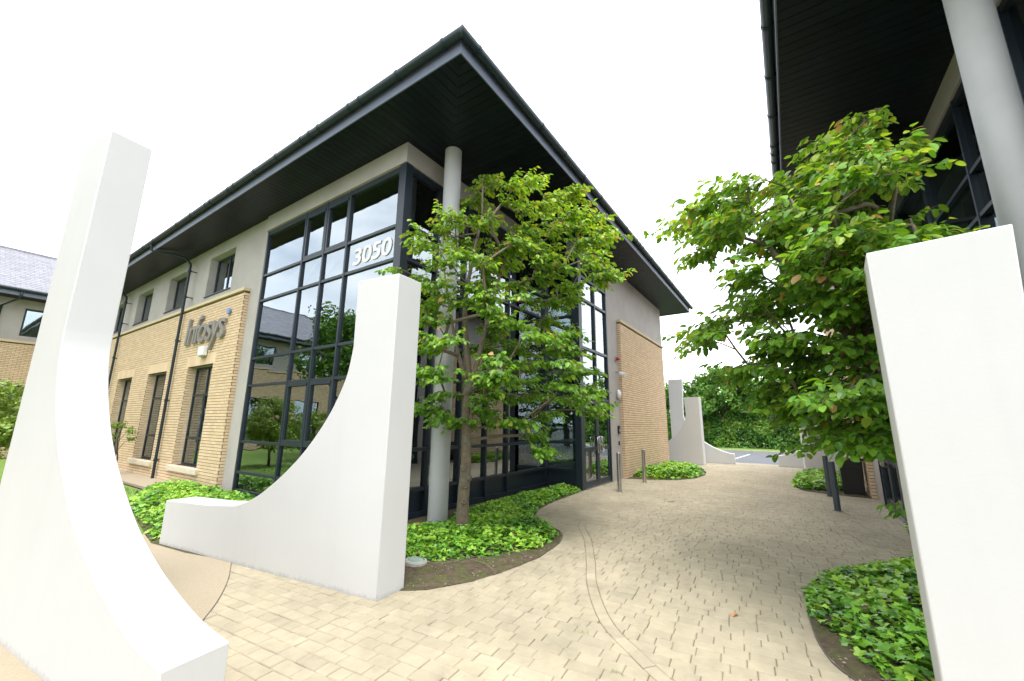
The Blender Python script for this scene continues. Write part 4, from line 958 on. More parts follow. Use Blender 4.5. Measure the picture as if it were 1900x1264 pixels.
SPRAYS = [[[0.47,-1.84,1.97],[0.88,-1.5,2.02],[0.34,-1.54,2.0],[0.68,-1.75,1.96],[0.28,-0.64,4.46],[0.14,-0.41,4.47],[0.27,-0.48,4.39],[0.63,-0.52,4.54],[0.6,0.11,6.12],[0.6,0.47,6.1],[0.5,0.07,6.02],[0.51,0.03,6.11],[1.99,-1.3,1.84],[1.49,-1.54,1.87],[1.95,-1.26,1.86],[1.77,-1.5,1.85],[-0.63,-0.83,3.18],[-0.57,-0.9,3.17],[-0.41,-0.88,3.15],[-0.41,-0.81,3.24],[-0.56,-0.81,3.39],[-0.54,-0.78,3.4],[-0.49,-1.24,3.38],[-0.64,-0.9,3.43],[-0.93,-0.19,3.98],[-0.6,-0.16,3.91],[-0.83,-0.22,3.98],[-0.94,-0.19,3.97],[0.52,-1.59,4.07],[0.47,-1.98,4.07],[0.65,-1.61,4.03],[0.51,-2.03,4.02],[-0.99,0.04,2.35],[-0.82,0.11,2.35],[-1.15,0.03,2.37],[-1.08,-0.06,2.32],[-0.12,-0.4,1.95],[-0.02,-0.34,2.02],[-0.0,-0.56,2.05],[0.09,-0.65,2.05],[0.23,-0.91,4.53],[0.29,-0.65,4.56],[0.11,-0.71,4.52],[0.35,-0.66,4.5],[0.15,-1.32,2.53],[0.0,-1.73,2.47],[0.22,-1.83,2.44],[0.16,-1.46,2.49],[1.02,-0.67,3.71],[0.87,-0.79,3.7],[1.02,-1.14,3.7],[1.34,-1.01,3.71],[0.39,-1.22,3.92],[0.55,-0.84,3.92],[0.4,-0.74,3.91],[0.57,-1.21,3.92],[0.66,-1.37,4.87],[0.91,-1.72,4.88],[0.76,-1.54,4.84],[0.94,-1.7,4.83],[-0.57,-1.05,2.27],[-0.7,-1.07,2.24],[-0.58,-0.98,2.32],[-0.6,-0.69,2.31],[1.54,-0.51,1.85],[1.81,-0.6,1.81],[1.57,-0.45,1.73],[1.81,-0.6,1.83],[0.03,-0.12,3.86],[-0.01,-0.04,3.79],[-0.19,0.3,3.83],[-0.19,-0.19,3.79],[1.03,-0.63,1.45],[1.02,-0.75,1.39],[0.71,-0.92,1.45],[0.91,-0.7,1.46],[2.01,-1.58,4.5],[1.67,-1.52,4.49],[2.01,-1.56,4.44],[1.96,-1.65,4.44],[-0.92,-0.02,3.08],[-0.86,0.36,3.11],[-0.67,0.01,3.15],[-0.91,0.04,3.09],[0.02,-0.86,5.15],[0.41,-0.82,5.2],[0.4,-1.01,5.15],[-0.03,-0.82,5.16],[-0.39,-0.72,2.48],[-0.25,-1.09,2.46],[-0.62,-1.06,2.49],[-0.54,-1.01,2.48],[1.41,-1.09,4.08],[1.65,-1.26,4.06],[1.49,-1.19,4.07],[1.38,-1.09,4.03],[0.5,-0.6,2.29],[0.55,-0.95,2.28],[0.75,-0.75,2.33],[0.54,-0.58,2.29],[-0.16,0.74,5.0],[-0.05,0.42,5.03],[0.08,0.61,4.9],[-0.14,0.62,4.94],[0.4,-0.72,1.66],[0.28,-1.04,1.66],[0.07,-0.97,1.64],[0.17,-0.98,1.66],[-0.46,0.0,1.71],[-0.09,0.1,1.7],[-0.45,0.13,1.73],[-0.56,0.05,1.72],[0.53,-0.16,3.06],[1.03,-0.08,3.07],[1.0,-0.24,2.99],[0.69,-0.13,3.02],[1.65,-0.62,3.51],[1.47,-0.67,3.51],[1.54,-0.57,3.5],[1.35,-0.79,3.47],[0.1,-1.18,4.36],[0.25,-1.22,4.33],[-0.15,-1.13,4.35],[-0.13,-1.13,4.41],[0.35,0.51,5.36],[0.37,0.58,5.36],[0.81,0.39,5.42],[0.65,0.55,5.41],[0.93,-2.06,4.58],[1.12,-1.82,4.61],[0.88,-1.73,4.56],[1.01,-1.82,4.63],[0.44,0.01,4.04],[0.76,-0.07,4.04],[0.78,-0.26,4.07],[0.42,-0.04,4.01],[1.06,-2.13,4.01],[1.21,-1.95,3.99],[1.01,-1.89,4.02],[1.15,-1.93,3.99],[-0.8,-0.01,3.5],[-1.07,0.02,3.52],[-0.74,-0.02,3.56],[-1.05,-0.22,3.57],[1.04,-0.75,2.19],[0.93,-0.96,2.11],[1.26,-1.08,2.05],[1.06,-0.55,2.1],[-0.66,0.42,3.8],[-0.7,0.4,3.83],[-0.77,0.62,3.88],[-0.98,0.24,3.77],[1.38,-0.28,2.05],[1.07,-0.29,2.13],[1.27,-0.41,2.1],[1.31,-0.07,2.03],[0.38,-0.38,1.61],[0.07,-0.4,1.69],[0.27,-0.7,1.64],[0.13,-0.55,1.67],[0.41,-1.13,4.71],[0.24,-1.04,4.7],[0.26,-1.44,4.75],[0.58,-1.4,4.64],[-1.13,-0.4,4.58],[-1.06,-0.4,4.56],[-0.86,-0.28,4.58],[-0.99,-0.5,4.57],[0.31,-1.58,2.23],[0.17,-1.66,2.17],[0.38,-1.38,2.19],[0.38,-1.71,2.19],[0.34,-0.15,3.21],[0.32,-0.36,3.21],[0.57,-0.08,3.1],[0.53,-0.24,3.23],[-0.06,-1.45,2.86],[-0.1,-1.26,2.83],[0.16,-1.5,2.86],[-0.38,-1.49,2.82],[-0.12,-0.34,3.46],[-0.38,-0.28,3.48],[-0.49,-0.12,3.48],[-0.4,-0.37,3.48],[1.47,-1.57,5.42],[1.66,-1.54,5.44],[1.81,-1.56,5.46],[1.5,-1.41,5.43],[1.33,-1.25,3.79],[1.2,-1.02,3.76],[1.24,-1.2,3.76],[1.15,-1.39,3.72],[1.41,-1.34,5.82],[1.47,-1.12,5.89],[1.38,-1.28,5.93],[1.5,-1.3,5.84],[0.58,0.32,5.88],[0.71,0.46,5.84],[0.68,0.45,5.84],[0.53,0.61,5.85],[-1.15,0.11,4.32],[-0.89,0.37,4.36],[-0.88,0.41,4.36],[-0.97,0.08,4.31],[-0.14,1.04,1.85],[-0.37,0.78,1.88],[-0.03,0.57,1.81],[-0.08,0.68,1.88],[-0.3,0.83,2.8],[-0.31,0.64,2.81],[-0.51,0.35,2.76],[-0.4,0.56,2.81],[-0.62,-0.88,2.2],[-0.32,-0.98,2.26],[-0.56,-0.83,2.19],[-0.41,-0.91,2.22],[1.44,-1.45,2.51],[1.46,-1.17,2.48],[1.38,-1.46,2.49],[1.51,-1.17,2.58],[-0.64,0.15,4.36],[-0.26,-0.06,4.36],[-0.36,-0.01,4.31],[-0.48,-0.2,4.32],[0.78,-1.53,2.97],[0.58,-1.24,2.94],[0.78,-1.5,3.05],[0.69,-1.3,2.98],[0.77,-1.06,5.37],[1.09,-1.0,5.38],[0.71,-0.91,5.45],[0.81,-1.08,5.35],[-0.09,0.7,3.7],[-0.23,0.81,3.59],[-0.35,0.67,3.6],[0.02,0.91,3.55],[0.06,-1.16,3.06],[-0.37,-1.11,3.01],[-0.13,-0.98,3.05],[-0.32,-1.15,3.04],[-0.05,-0.32,4.87],[-0.25,-0.68,4.82],[-0.12,-0.32,4.91],[-0.04,-0.42,4.88],[0.87,-1.38,5.11],[0.42,-1.54,5.08],[0.83,-1.66,5.11],[0.91,-1.53,5.05],[0.04,0.74,2.03],[0.19,0.79,2.13],[-0.01,0.38,2.09],[-0.22,0.52,2.09],[1.03,-1.08,4.65],[1.17,-1.5,4.66],[1.37,-1.28,4.67],[1.25,-1.05,4.61],[0.27,0.23,1.61],[0.44,0.58,1.59],[0.17,0.37,1.64],[0.14,0.27,1.62],[1.3,-0.25,2.62],[1.33,-0.3,2.63],[1.08,-0.43,2.66],[1.4,-0.27,2.63],[0.76,-1.14,2.79],[0.45,-1.42,2.8],[0.83,-1.53,2.75],[0.89,-1.23,2.78],[-0.17,-1.06,5.32],[-0.05,-1.33,5.37],[-0.09,-1.06,5.34],[-0.15,-1.33,5.33],[0.61,0.08,4.24],[0.28,-0.16,4.32],[0.26,-0.22,4.2],[0.24,-0.12,4.28],[1.48,-0.33,2.89],[1.18,-0.17,2.93],[1.27,-0.17,2.95],[1.18,-0.23,2.91],[0.46,-0.57,5.73],[0.3,-0.45,5.79],[0.46,-0.76,5.78],[0.5,-0.75,5.75],[-1.17,-0.26,2.71],[-0.97,-0.23,2.72],[-1.12,-0.57,2.7],[-1.04,-0.41,2.75],[0.24,-1.3,4.08],[0.14,-1.36,4.11],[0.47,-1.36,4.11],[0.64,-1.32,4.08],[-0.18,1.28,3.09],[-0.09,1.12,3.17],[-0.16,1.25,3.21],[-0.32,1.08,3.09],[0.82,0.46,2.94],[0.84,0.31,3.01],[0.9,0.22,2.93],[0.96,0.34,2.94],[1.46,-1.59,2.28],[1.23,-1.65,2.22],[1.44,-1.39,2.2],[1.56,-1.51,2.19],[0.6,0.64,5.05],[0.81,0.69,5.02],[0.63,0.68,5.04],[0.89,0.52,5.12],[-1.11,-0.45,2.28],[-1.11,-0.23,2.24],[-0.98,-0.27,2.22],[-0.85,-0.17,2.25],[1.38,-1.1,5.76],[1.22,-0.9,5.74],[1.22,-1.15,5.77],[1.14,-0.97,5.78],[0.82,-0.09,4.52],[0.79,-0.07,4.43],[1.04,-0.2,4.5],[0.8,-0.14,4.48],[0.37,-0.05,1.86],[0.22,-0.34,1.8],[0.11,-0.27,1.82],[0.44,0.06,1.85],[-0.88,-0.79,3.94],[-1.04,-0.68,3.9],[-0.99,-0.65,3.93],[-0.68,-0.83,3.91],[0.27,-1.24,1.3],[0.29,-1.27,1.25],[0.62,-1.08,1.22],[0.61,-1.06,1.21],[1.08,-0.57,5.23],[1.06,-0.39,5.12],[0.94,-0.32,5.19],[1.04,-0.54,5.22],[1.87,-1.67,5.1],[1.89,-1.7,5.19],[2.12,-1.63,5.18],[1.78,-1.76,5.13],[0.43,0.18,2.32],[0.51,0.09,2.18],[0.6,0.16,2.3],[0.71,0.07,2.19],[0.48,-1.04,5.83],[1.44,-1.41,5.94],[1.14,-1.9,5.09],[1.37,-2.09,4.79],[1.36,-2.1,4.08],[-1.08,0.75,4.0],[-0.53,0.86,4.84],[1.25,-1.8,1.93],[0.51,-1.19,1.22],[-0.74,0.51,1.87],[1.2,-1.33,3.24],[0.9,-1.52,2.77],[-0.57,0.75,2.83]],[[0.27,0.48,3.98],[0.47,0.77,4.09],[0.63,0.63,4.0],[0.47,0.46,4.08],[0.32,1.11,1.79],[0.36,1.22,1.79],[0.31,1.12,1.79],[0.14,1.03,1.7],[-0.55,0.83,1.56],[-0.47,0.65,1.51],[-0.46,0.74,1.46],[-0.55,0.82,1.5],[-0.34,0.53,1.56],[-0.23,0.53,1.47],[-0.48,0.5,1.56],[-0.65,0.52,1.47],[-0.43,0.5,2.82],[-0.69,0.41,2.73],[-0.53,0.75,2.81],[-0.8,0.64,2.77],[0.2,0.74,1.59],[0.16,0.48,1.56],[0.61,0.57,1.58],[0.64,0.66,1.56],[-0.39,0.2,2.92],[-0.65,0.33,2.9],[-0.55,0.3,2.93],[-0.71,0.54,2.93],[0.81,0.75,4.13],[0.89,0.84,4.13],[0.8,0.62,4.18],[0.74,0.8,4.11],[-0.59,0.71,2.37],[-0.56,0.56,2.39],[-0.35,0.79,2.41],[-0.33,0.83,2.39],[0.31,0.17,2.07],[0.04,0.33,2.16],[-0.15,0.16,2.07],[0.25,0.01,2.17],[1.1,1.34,3.06],[0.79,1.35,3.02],[0.95,1.21,2.96],[0.89,1.39,3.0],[-0.41,0.76,3.13],[-0.26,0.63,3.16],[-0.33,1.01,3.15],[-0.43,0.94,3.11],[-0.44,0.77,2.65],[-0.03,0.51,2.62],[-0.4,0.46,2.64],[-0.28,0.75,2.63],[-0.31,0.62,4.25],[-0.09,0.54,4.24],[-0.41,0.38,4.33],[-0.11,0.55,4.26],[0.65,1.47,3.16],[0.4,1.51,3.05],[0.74,1.48,3.14],[0.48,1.24,3.08],[-0.24,0.62,1.9],[0.1,0.43,1.89],[0.07,0.4,1.93],[-0.26,0.49,1.88],[-0.49,0.94,1.79],[-0.45,0.9,1.82],[-0.1,0.71,1.77],[-0.28,0.82,1.82],[-1.22,0.79,3.14],[-0.99,0.9,3.16],[-0.85,0.85,3.18],[-0.89,0.82,3.12],[0.23,-0.08,2.58],[-0.14,0.24,2.58],[-0.16,-0.07,2.53],[0.27,0.08,2.61],[-1.06,0.43,2.78],[-0.87,0.24,2.78],[-1.26,0.56,2.73],[-1.01,0.48,2.77],[0.36,0.83,2.0],[0.3,1.2,1.96],[0.5,1.26,1.92],[0.24,0.96,1.97],[-0.51,0.08,3.2],[-0.23,0.15,3.29],[-0.3,-0.06,3.19],[-0.39,0.11,3.27],[-1.15,0.81,1.94],[-1.28,1.03,1.86],[-0.81,0.86,1.89],[-0.86,0.66,1.9],[0.82,-0.38,3.21],[0.77,-0.1,3.02],[0.87,-0.18,3.15],[0.89,-0.2,3.13],[-0.72,0.43,2.98],[-0.84,0.02,2.99],[-1.01,0.42,3.02],[-0.72,0.41,2.94],[0.67,1.58,4.16],[0.66,1.57,4.27],[0.69,1.5,4.15],[0.65,1.29,4.19],[0.56,0.94,3.24],[0.31,0.8,3.23],[0.56,0.95,3.16],[0.16,0.65,3.18],[0.24,0.21,2.59],[0.29,0.4,2.6],[0.0,0.19,2.6],[-0.01,0.18,2.55],[0.94,0.39,2.35],[1.25,0.23,2.28],[1.02,0.04,2.33],[1.02,0.55,2.38],[0.35,0.43,3.94],[0.64,0.34,3.9],[0.51,0.27,3.9],[0.35,0.42,3.91],[0.21,0.95,4.38],[0.4,1.09,4.43],[0.6,0.87,4.35],[0.44,0.75,4.39],[0.26,0.89,2.33],[0.03,1.14,2.31],[0.37,0.97,2.37],[0.3,0.98,2.36],[-0.05,0.74,3.62],[0.03,0.65,3.62],[0.17,0.74,3.59],[0.37,0.89,3.58],[-0.1,1.24,2.82],[-0.17,0.77,2.88],[-0.16,1.19,2.9],[-0.24,0.95,2.87],[-0.12,0.65,3.97],[-0.59,0.56,3.89],[-0.61,0.42,3.95],[-0.38,0.49,3.95],[-0.69,0.26,2.93],[-0.61,0.17,2.95],[-0.77,0.15,2.92],[-0.44,-0.06,2.94],[-0.12,1.44,2.22],[-0.29,1.47,2.22],[-0.18,1.33,2.16],[-0.49,1.37,2.17],[0.58,0.56,1.46],[0.74,0.41,1.41],[0.52,0.36,1.4],[0.66,0.48,1.39],[-0.81,0.37,1.87],[-0.84,0.7,1.82],[-0.7,0.87,1.84],[-0.94,0.63,1.89],[0.28,1.18,1.75],[0.64,1.09,1.72],[0.49,1.18,1.76],[0.67,0.77,1.67],[-0.47,0.09,2.36],[-0.4,0.2,2.34],[-0.4,0.28,2.39],[-0.36,0.18,2.44],[0.32,0.95,1.64],[0.57,0.76,1.56],[0.8,0.92,1.53],[0.36,0.89,1.59],[-0.04,0.6,1.74],[-0.06,0.6,1.74],[-0.04,0.39,1.71],[-0.22,0.55,1.69],[0.62,0.69,2.53],[0.6,1.11,2.5],[0.6,1.17,2.54],[0.56,0.9,2.48],[-0.4,1.29,2.97],[-0.41,1.15,2.93],[-0.19,1.29,2.95],[-0.52,1.45,3.04],[-0.95,1.06,3.49],[-1.07,0.82,3.36],[-0.8,0.88,3.47],[-0.8,1.01,3.41],[-0.21,1.76,2.76],[-0.5,1.44,2.81],[-0.19,1.45,2.77],[-0.33,1.49,2.82],[-0.08,0.15,4.19],[-0.25,0.0,4.18],[0.2,0.03,4.22],[-0.08,0.33,4.22],[0.57,1.44,3.73],[0.35,1.35,3.75],[0.3,1.24,3.73],[0.55,1.14,3.77],[-0.66,0.2,2.62],[-0.43,0.3,2.56],[-0.48,0.32,2.61],[-0.78,0.66,2.63],[-0.19,1.07,2.53],[-0.63,1.3,2.57],[-0.39,1.27,2.5],[-0.31,1.08,2.52],[0.96,1.99,4.49],[0.78,1.76,4.4],[0.55,2.05,4.49],[0.61,1.89,4.44],[0.4,0.08,2.22],[0.25,0.07,2.24],[0.47,0.04,2.26],[0.52,0.17,2.19],[0.64,1.98,2.84],[0.94,2.06,2.86],[0.6,1.89,2.84],[0.72,1.84,2.93],[-1.2,0.32,3.58],[-1.11,0.51,3.6],[-1.22,0.61,3.54],[-1.23,0.4,3.6],[0.11,0.74,2.16],[0.14,1.01,2.12],[-0.06,0.86,2.16],[0.02,0.94,2.07],[-0.77,1.53,3.68],[-0.6,1.42,3.72],[-0.94,1.09,3.66],[-0.78,1.44,3.6],[-0.54,1.46,3.1],[-0.84,1.41,3.05],[-0.9,1.41,3.07],[-0.61,1.4,3.06],[0.13,0.76,2.82],[-0.09,0.92,2.75],[0.11,1.24,2.83],[0.29,1.18,2.86],[0.48,0.03,4.25],[0.32,0.16,4.22],[0.61,0.43,4.25],[0.67,0.33,4.29],[0.72,0.1,3.07],[1.22,-0.04,3.02],[1.19,-0.07,3.0],[0.8,-0.13,3.04],[-0.65,0.44,3.19],[-0.39,0.36,3.15],[-0.33,0.39,3.23],[-0.18,0.48,3.14],[0.16,1.28,1.91],[0.0,1.21,1.88],[0.24,1.29,1.87],[-0.06,1.26,1.94],[0.38,0.56,2.95],[0.47,0.79,3.01],[0.41,0.8,2.96],[0.33,0.74,3.01],[-0.35,0.04,2.67],[0.07,0.03,2.59],[-0.08,-0.03,2.47],[-0.31,-0.07,2.64],[0.14,1.25,2.42],[-0.17,1.27,2.46],[-0.0,1.13,2.42],[0.2,1.1,2.38],[0.25,1.07,3.88],[0.04,1.04,3.77],[0.05,1.22,3.81],[0.04,1.24,3.72],[0.15,0.89,4.3],[0.08,0.75,4.29],[0.04,0.57,4.4],[0.35,0.42,4.27],[0.27,0.21,3.41],[0.18,-0.01,3.41],[-0.16,0.33,3.4],[-0.01,0.36,3.54],[-0.44,1.86,4.02],[-0.53,1.86,3.93],[-0.69,1.67,3.93],[-0.44,1.47,3.94],[-0.27,0.06,2.37],[-0.09,0.05,2.42],[-0.22,0.16,2.39],[0.02,0.18,2.36],[0.75,0.3,5.03],[0.81,0.03,5.13],[0.82,0.09,5.03],[0.82,0.21,5.09],[0.23,1.32,4.35],[0.34,1.49,4.33],[0.13,1.53,4.41],[0.35,1.55,4.33],[-0.29,0.75,3.86],[0.01,0.81,3.9],[-0.46,0.89,3.85],[-0.05,1.08,3.84],[-0.6,0.66,2.26],[-0.17,0.96,2.21],[-0.35,0.78,2.26],[-0.41,0.71,2.26],[-0.13,0.55,4.26],[-0.1,0.54,4.23],[-0.26,0.49,4.26],[-0.21,0.56,4.26],[0.1,1.77,3.98],[0.07,1.85,3.95],[0.27,1.91,4.0],[0.37,1.87,3.96],[0.57,0.9,2.12],[0.67,1.06,2.14],[0.2,1.07,2.12],[0.39,0.85,2.13],[-0.09,0.21,2.23],[0.05,0.14,2.27],[0.16,0.35,2.28],[0.25,-0.07,2.31],[-0.63,0.66,2.63],[-0.69,0.64,2.72],[-0.78,0.39,2.75],[-0.89,0.42,2.8],[0.03,0.29,2.37],[-0.15,0.41,2.39],[-0.33,0.5,2.32],[-0.42,0.35,2.36],[-0.58,0.72,3.08],[-0.8,0.6,3.07],[-0.84,0.47,3.09],[-0.45,0.68,3.08],[-0.76,0.54,3.94],[-0.59,0.43,3.94],[-0.76,0.29,3.95],[-0.9,0.47,3.93],[0.57,-0.1,3.57],[0.27,0.0,3.6],[0.4,0.21,3.62],[0.53,0.02,3.57],[1.0,0.38,2.78],[1.26,0.17,2.81],[1.28,0.15,2.84],[1.2,0.4,2.86],[-0.45,0.14,2.61],[-0.51,-0.03,2.61],[-0.58,0.25,2.59],[-0.73,0.33,2.61],[0.7,0.66,3.94],[0.79,0.92,3.98],[0.85,0.49,4.04],[1.0,0.84,4.0],[-0.16,1.64,2.23],[0.25,1.58,2.24],[-0.15,1.41,2.21],[-0.08,1.62,2.22],[-0.33,1.59,3.64],[-0.22,1.58,3.66],[-0.44,1.76,3.67],[-0.46,1.6,3.64],[-0.48,1.11,2.4],[-0.43,1.25,2.38],[-0.5,1.11,2.43],[-0.78,1.15,2.38],[0.07,-0.09,3.0],[0.22,0.36,3.0],[0.07,0.03,3.03],[0.18,-0.03,3.04],[1.04,1.48,4.61],[1.25,1.47,4.59],[1.42,1.66,4.62],[1.24,1.49,4.61],[0.58,-0.26,3.14],[0.51,-0.18,3.21],[0.84,-0.17,3.23],[0.49,-0.25,3.18],[-0.23,0.62,2.1],[0.14,0.42,2.03],[0.01,0.39,2.05],[-0.01,0.74,1.99],[-0.71,0.5,3.18],[-0.87,0.46,3.11],[-0.92,0.6,3.16],[-1.1,0.62,3.16],[-0.16,1.8,3.61],[0.08,1.91,3.63],[0.01,1.76,3.73],[-0.09,1.89,3.61],[0.26,1.29,2.03],[0.36,1.2,2.07],[0.77,1.29,2.11],[0.3,1.35,2.03],[-0.36,0.37,1.95],[-0.25,0.31,1.98],[-0.46,0.31,1.97],[-0.12,0.16,1.96],[-0.23,0.65,4.21],[-0.14,0.54,4.13],[-0.29,0.6,4.15],[-0.17,0.64,4.22],[-0.63,0.8,2.75],[-0.76,0.96,2.81],[-1.11,0.63,2.82],[-0.98,0.97,2.86],[0.61,0.05,4.21],[0.66,-0.01,4.2],[0.43,0.12,4.14],[0.38,0.26,4.13],[-0.36,0.6,1.76],[-0.23,0.29,1.77],[-0.45,0.41,1.78],[-0.14,0.4,1.78],[0.38,1.08,3.62],[0.28,1.15,3.68],[0.46,1.01,3.67],[0.35,0.87,3.59],[1.16,0.38,2.71],[1.2,0.35,2.69],[1.04,0.03,2.61],[1.27,0.06,2.67],[0.69,0.78,1.89],[0.68,1.01,1.91],[0.6,0.94,1.89],[0.67,0.91,1.87],[-0.23,1.06,4.06],[-0.29,1.08,4.11],[-0.64,1.3,4.07],[-0.53,1.43,4.07],[0.15,0.53,2.75],[-0.17,0.48,2.77],[-0.19,0.65,2.74],[-0.13,0.31,2.87],[-0.24,0.74,3.3],[-0.67,0.55,3.25],[-0.35,0.34,3.24],[-0.57,0.82,3.27],[-0.26,1.84,2.61],[-0.07,2.0,2.58],[-0.42,1.85,2.56],[-0.4,1.85,2.58],[0.28,1.36,2.4],[0.56,1.39,2.38],[0.22,1.21,2.39],[0.1,1.35,2.45],[0.4,0.73,4.12],[0.17,0.41,4.09],[0.27,0.73,4.1],[0.16,0.84,4.05],[0.92,0.93,3.48],[1.26,0.8,3.41],[1.27,0.95,3.45],[1.13,0.74,3.48],[-0.63,0.14,2.89],[-0.72,0.12,2.94],[-1.07,0.32,2.92],[-0.62,0.17,2.93],[0.7,0.27,1.63],[0.87,0.27,1.6],[1.0,0.32,1.69],[1.04,0.2,1.66],[0.89,-0.16,2.38],[1.03,-0.02,2.4],[0.83,-0.13,2.45],[0.79,-0.15,2.39],[-0.76,0.95,2.99],[-1.23,0.86,3.03],[-0.74,1.03,3.06],[-0.94,0.56,3.04],[0.17,0.73,1.65],[-0.28,0.82,1.6],[-0.15,0.59,1.62],[-0.23,0.86,1.54],[-0.85,0.29,3.89],[-0.65,0.39,3.84],[-0.49,0.22,3.78],[-0.73,0.35,3.89],[1.05,0.87,2.43],[1.21,0.79,2.45],[1.02,0.91,2.39],[0.97,0.73,2.35],[0.66,2.07,4.32],[0.61,2.07,4.36],[0.82,2.17,4.41],[0.7,2.04,4.37],[-0.44,1.57,3.99],[-0.57,1.38,4.0],[-0.55,1.78,3.97],[-0.8,1.45,3.97],[0.55,-0.24,3.4],[0.18,-0.18,3.4],[0.35,-0.02,3.38],[0.17,-0.22,3.35],[0.25,2.32,4.16],[0.54,2.08,3.76],[0.46,2.19,2.67],[0.49,1.9,2.2],[0.08,1.48,1.87],[0.06,1.13,1.45],[-0.28,-0.02,4.14],[0.24,0.17,4.86],[-0.0,0.73,4.61],[0.2,0.36,4.85],[0.07,0.45,0.95]]]
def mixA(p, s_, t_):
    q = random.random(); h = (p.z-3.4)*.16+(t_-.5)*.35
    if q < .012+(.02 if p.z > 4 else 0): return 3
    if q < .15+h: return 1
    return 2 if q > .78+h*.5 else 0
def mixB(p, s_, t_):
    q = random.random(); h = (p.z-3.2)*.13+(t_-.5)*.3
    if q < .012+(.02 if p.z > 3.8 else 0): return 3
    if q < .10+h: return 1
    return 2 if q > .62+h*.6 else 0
t1 = [dict(p=[(0, 0, -.05), (.0, .01, .5), (.03, .0, 1.1), (.02, .03, 1.7), (.06, .03, 2.3), (.03, .08, 2.9), (.02, .12, 3.6), (.1, .05, 4.4), (.2, -.05, 5.2)], r=(.105, .02), flare=True, knots=[(.95, 3.6, .09), (.70, 4.0, .095), (.48, 3.9, .10), (.80, 5.0, .09)]),
      dict(p=[(.03, .02, 2.05), (.12, -.1, 2.6), (.2, -.22, 3.3), (.35, -.35, 4.1), (.5, -.5, 4.8)], r=(.055, .015)),
      dict(p=[(.0, .04, 2.3), (-.05, .2, 2.8), (-.12, .34, 3.5), (-.15, .5, 4.3)], r=(.045, .012))]
court_tree((4.96, 4.18, 0), t1, SPRAYS[0], 'leafy tree in the left bed in front of the grey round column', .083, mixA, 15, 11)
t2 = [dict(p=[(0, 0, -.05), (.02, .0, .5), (.04, .06, .95), (.08, .20, 1.45), (.12, .36, 2.0), (.15, .46, 2.8), (.18, .52, 3.5), (.15, .6, 4.2)], r=(.125, .025), flare=True),
      dict(p=[(.11, .34, 1.9), (.03, .65, 2.6), (.05, .95, 3.2), (.15, 1.15, 3.65), (.25, .9, 4.05), (.3, .6, 4.5)], r=(.05, .015))]
court_tree((5.02, -1.16, 0), t2, SPRAYS[1], 'leafy tree on the right with pinkish young leaves, partly behind the white wall', .088, mixB, 12, 23)

# ---- woodland beyond the car park, shrubs and trees by the lawn
def crown_tree(name, loc, h, r, z0, n, size, mats, label, cat, group=None, trunk=True, squash=1.0, clumps=34, tr=.14, seed=1):
    random.seed(seed); T = empty(name, loc, label, cat, group); X, Y, Z = loc; cl = []
    for _ in range(clumps):
        a = random.uniform(0, 6.28); el = math.asin(random.uniform(-.75, 1)); q = random.uniform(.5, .98)
        cz = z0+(h-z0)*.5+math.sin(el)*q*(h-z0)*.42; cr_ = r*q*math.cos(el)
        cl.append((Vector((X+math.cos(a)*cr_, Y+math.sin(a)*cr_*squash, cz)), r*random.uniform(.2, .36)))
    b = MB()
    for k in range(n):
        c, cr_ = random.choice(cl); d = Vector((random.gauss(0, 1), random.gauss(0, 1), random.gauss(0, .8))).normalized()*cr_*random.uniform(.55, 1.12); d.z *= .75
        p = c+d; s_ = size*random.uniform(.6, 1.3); nrm = (d.normalized()+Vector((random.gauss(0, .6), random.gauss(0, .6), random.gauss(.5, .5)))).normalized()
        u = nrm.orthogonal().normalized(); u.rotate(Matrix.Rotation(random.uniform(0, 6.28), 3, nrm)); w = nrm.cross(u)
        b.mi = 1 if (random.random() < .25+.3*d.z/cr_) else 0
        if p.z < .03: p.z = .03
        b.poly([p-u*s_*.5, p+w*s_*.3-u*s_*.1, p+u*s_*.55+nrm*s_*.1, p-w*s_*.32+u*s_*.05])
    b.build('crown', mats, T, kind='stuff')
    if trunk:
        pts = [(X, Y, -.05), (X+.05, Y, h*.25), (X-.03, Y+.05, h*.55), (X+.05, Y, h*.85)]; MB().tube(pts, [tr*1.25, tr, tr*.6, tr*.2], 10).build('trunk', M['barkd'], T, smooth=True)
        for k in range(6):
            c = random.choice(cl)[0]; z = random.uniform(z0*.7, h*.6); MB().tube([(X, Y, z), ((X*.5+c.x*.5), (Y*.5+c.y*.5), (z+c.z)/2+.1), tuple(c)], [tr*.4, tr*.25, tr*.08], 6).build('limb', M['barkd'], T, smooth=True)
    return T
wm = [M['wood1'], M['wood2']]
wd = [(36.6, 9.6, 6.0, 2.3, .7, 'pale green woodland tree behind the tall slim sculpture, far left of the row'), (35.8, 6.4, 5.6, 2.0, .5, 'woodland tree seen just above the tall slim sculpture'), (35.4, 4.1, 6.5, 2.2, 1.5, 'woodland tree with bare dark trunk and feathery top beyond the car park'),
      (36.6, 1.3, 6.1, 2.3, .9, 'woodland tree beyond the open parking bays'), (35.9, -1.5, 6.2, 2.2, .6, 'woodland tree behind the lowest left leaves of the right tree'), (37.0, -4.4, 6.6, 2.4, .6, 'woodland tree hidden behind the right court tree'), (36.5, -8.0, 6.0, 2.4, .6, 'woodland tree behind the right office corner'), (38.5, 12.9, 6.2, 2.4, .6, 'woodland tree behind the far end of the left office')]
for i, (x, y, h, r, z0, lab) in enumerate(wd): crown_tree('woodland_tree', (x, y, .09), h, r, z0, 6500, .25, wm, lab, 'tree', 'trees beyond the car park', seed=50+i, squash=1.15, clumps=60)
b = MB(); random.seed(77)
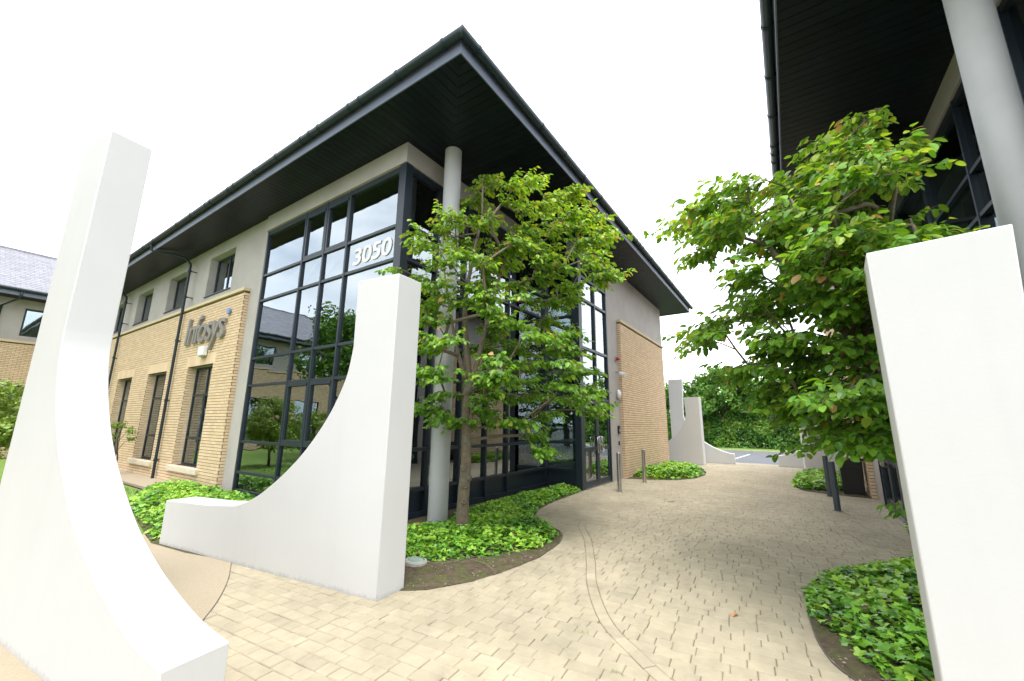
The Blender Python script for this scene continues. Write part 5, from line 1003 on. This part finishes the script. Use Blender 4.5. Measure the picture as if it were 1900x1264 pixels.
for _ in range(52000):                       # dark undergrowth that closes the wood down to the verge
    y = random.uniform(-16, 20); f = abs(noise.noise(Vector((y*.35, 2, 0))))*2+.45; hh = 2.6+1.9*noise.noise(Vector((y*.45, 7, 0))); z = .1+hh*random.random()**.8
    x = 34.6+.55*noise.noise(Vector((y*.8, z*.8, 4)))+.45*(z/hh)**2+random.uniform(0, 1.4); sz = random.uniform(.12, .30)
    b.mi = 1 if noise.noise(Vector((y*.9, z*.9, 1))) > .12 else 0
    nrm = Vector((random.gauss(-1, .5), random.gauss(0, .6), random.gauss(.7, .5))).normalized(); u = nrm.orthogonal().normalized(); u.rotate(Matrix.Rotation(random.uniform(0, 6.28), 3, nrm)); w = nrm.cross(u); p = Vector((x, y, z))
    b.poly([p-u*sz*.5, p+w*sz*.3, p+u*sz*.55, p-w*sz*.32])
b.build('undergrowth', wm, kind='stuff')
crown_tree('round_shrub', (1.15, 16.4, 0), 2.75, 1.0, .12, 7000, .10, [M['shrub'], M['shrub']], 'clipped yellow-green round shrub on the lawn at the left edge', 'shrub', clumps=70, tr=.06, seed=3)
crown_tree('round_shrub', (-1.3, 18.0, 0), 2.4, 1.0, .12, 4000, .11, [M['shrub'], M['shrub']], 'round shrub on the lawn outside the left edge of the view', 'shrub', clumps=60, tr=.06, seed=4)
crown_tree('garden_tree', (-4.6, 20.0, 0), 8.6, 2.9, 2.2, 6500, .26, wm, 'large garden tree reflected in the tall corner glazing', 'tree', clumps=60, seed=5, tr=.2)
crown_tree('garden_tree', (-8.6, 17.0, 0), 8.0, 3.0, 2.0, 5000, .27, wm, 'garden tree outside the view left of the lawn', 'tree', clumps=50, seed=6, tr=.2)
for i, (x, y) in enumerate(((-7.6, 9.6), (-8.6, 3.4), (-9.2, -3.2))): crown_tree('garden_tree', (x, y, 0), 8.2+i*.3, 3.1, 1.6, 5000, .27, wm, ('added light-blocking tree nearest the lawn corner, left of the view', 'middle added light-blocking tree beside the resin path, left of the view', 'added light-blocking tree behind the viewpoint, left of the court')[i], 'tree', clumps=50, seed=60+i, tr=.2)  # unseen trees, added to dim the sky light on the tallest curved wall
crown_tree('young_shrub', (3.95, 17.1, 0), 1.9, .42, .5, 260, .09, [M['shrub'], M['shrub']], 'thin young shrub growing against the left brick wall', 'shrub', clumps=12, tr=.02, seed=8)
# lawn grass near the wall
b = MB(); random.seed(9)
for _ in range(9000):
    x, y = random.uniform(-.5, 3.5), random.uniform(8.0, 17.0)
    a = random.uniform(0, 6.28); h = random.uniform(.025, .06); b.poly([(x, y, -.02), (x+.008*math.cos(a), y+.008*math.sin(a), -.02), (x+.02*math.sin(a), y+.02*math.cos(a), h)])
b.build('lawn_blades', M['blade'], kind='stuff')
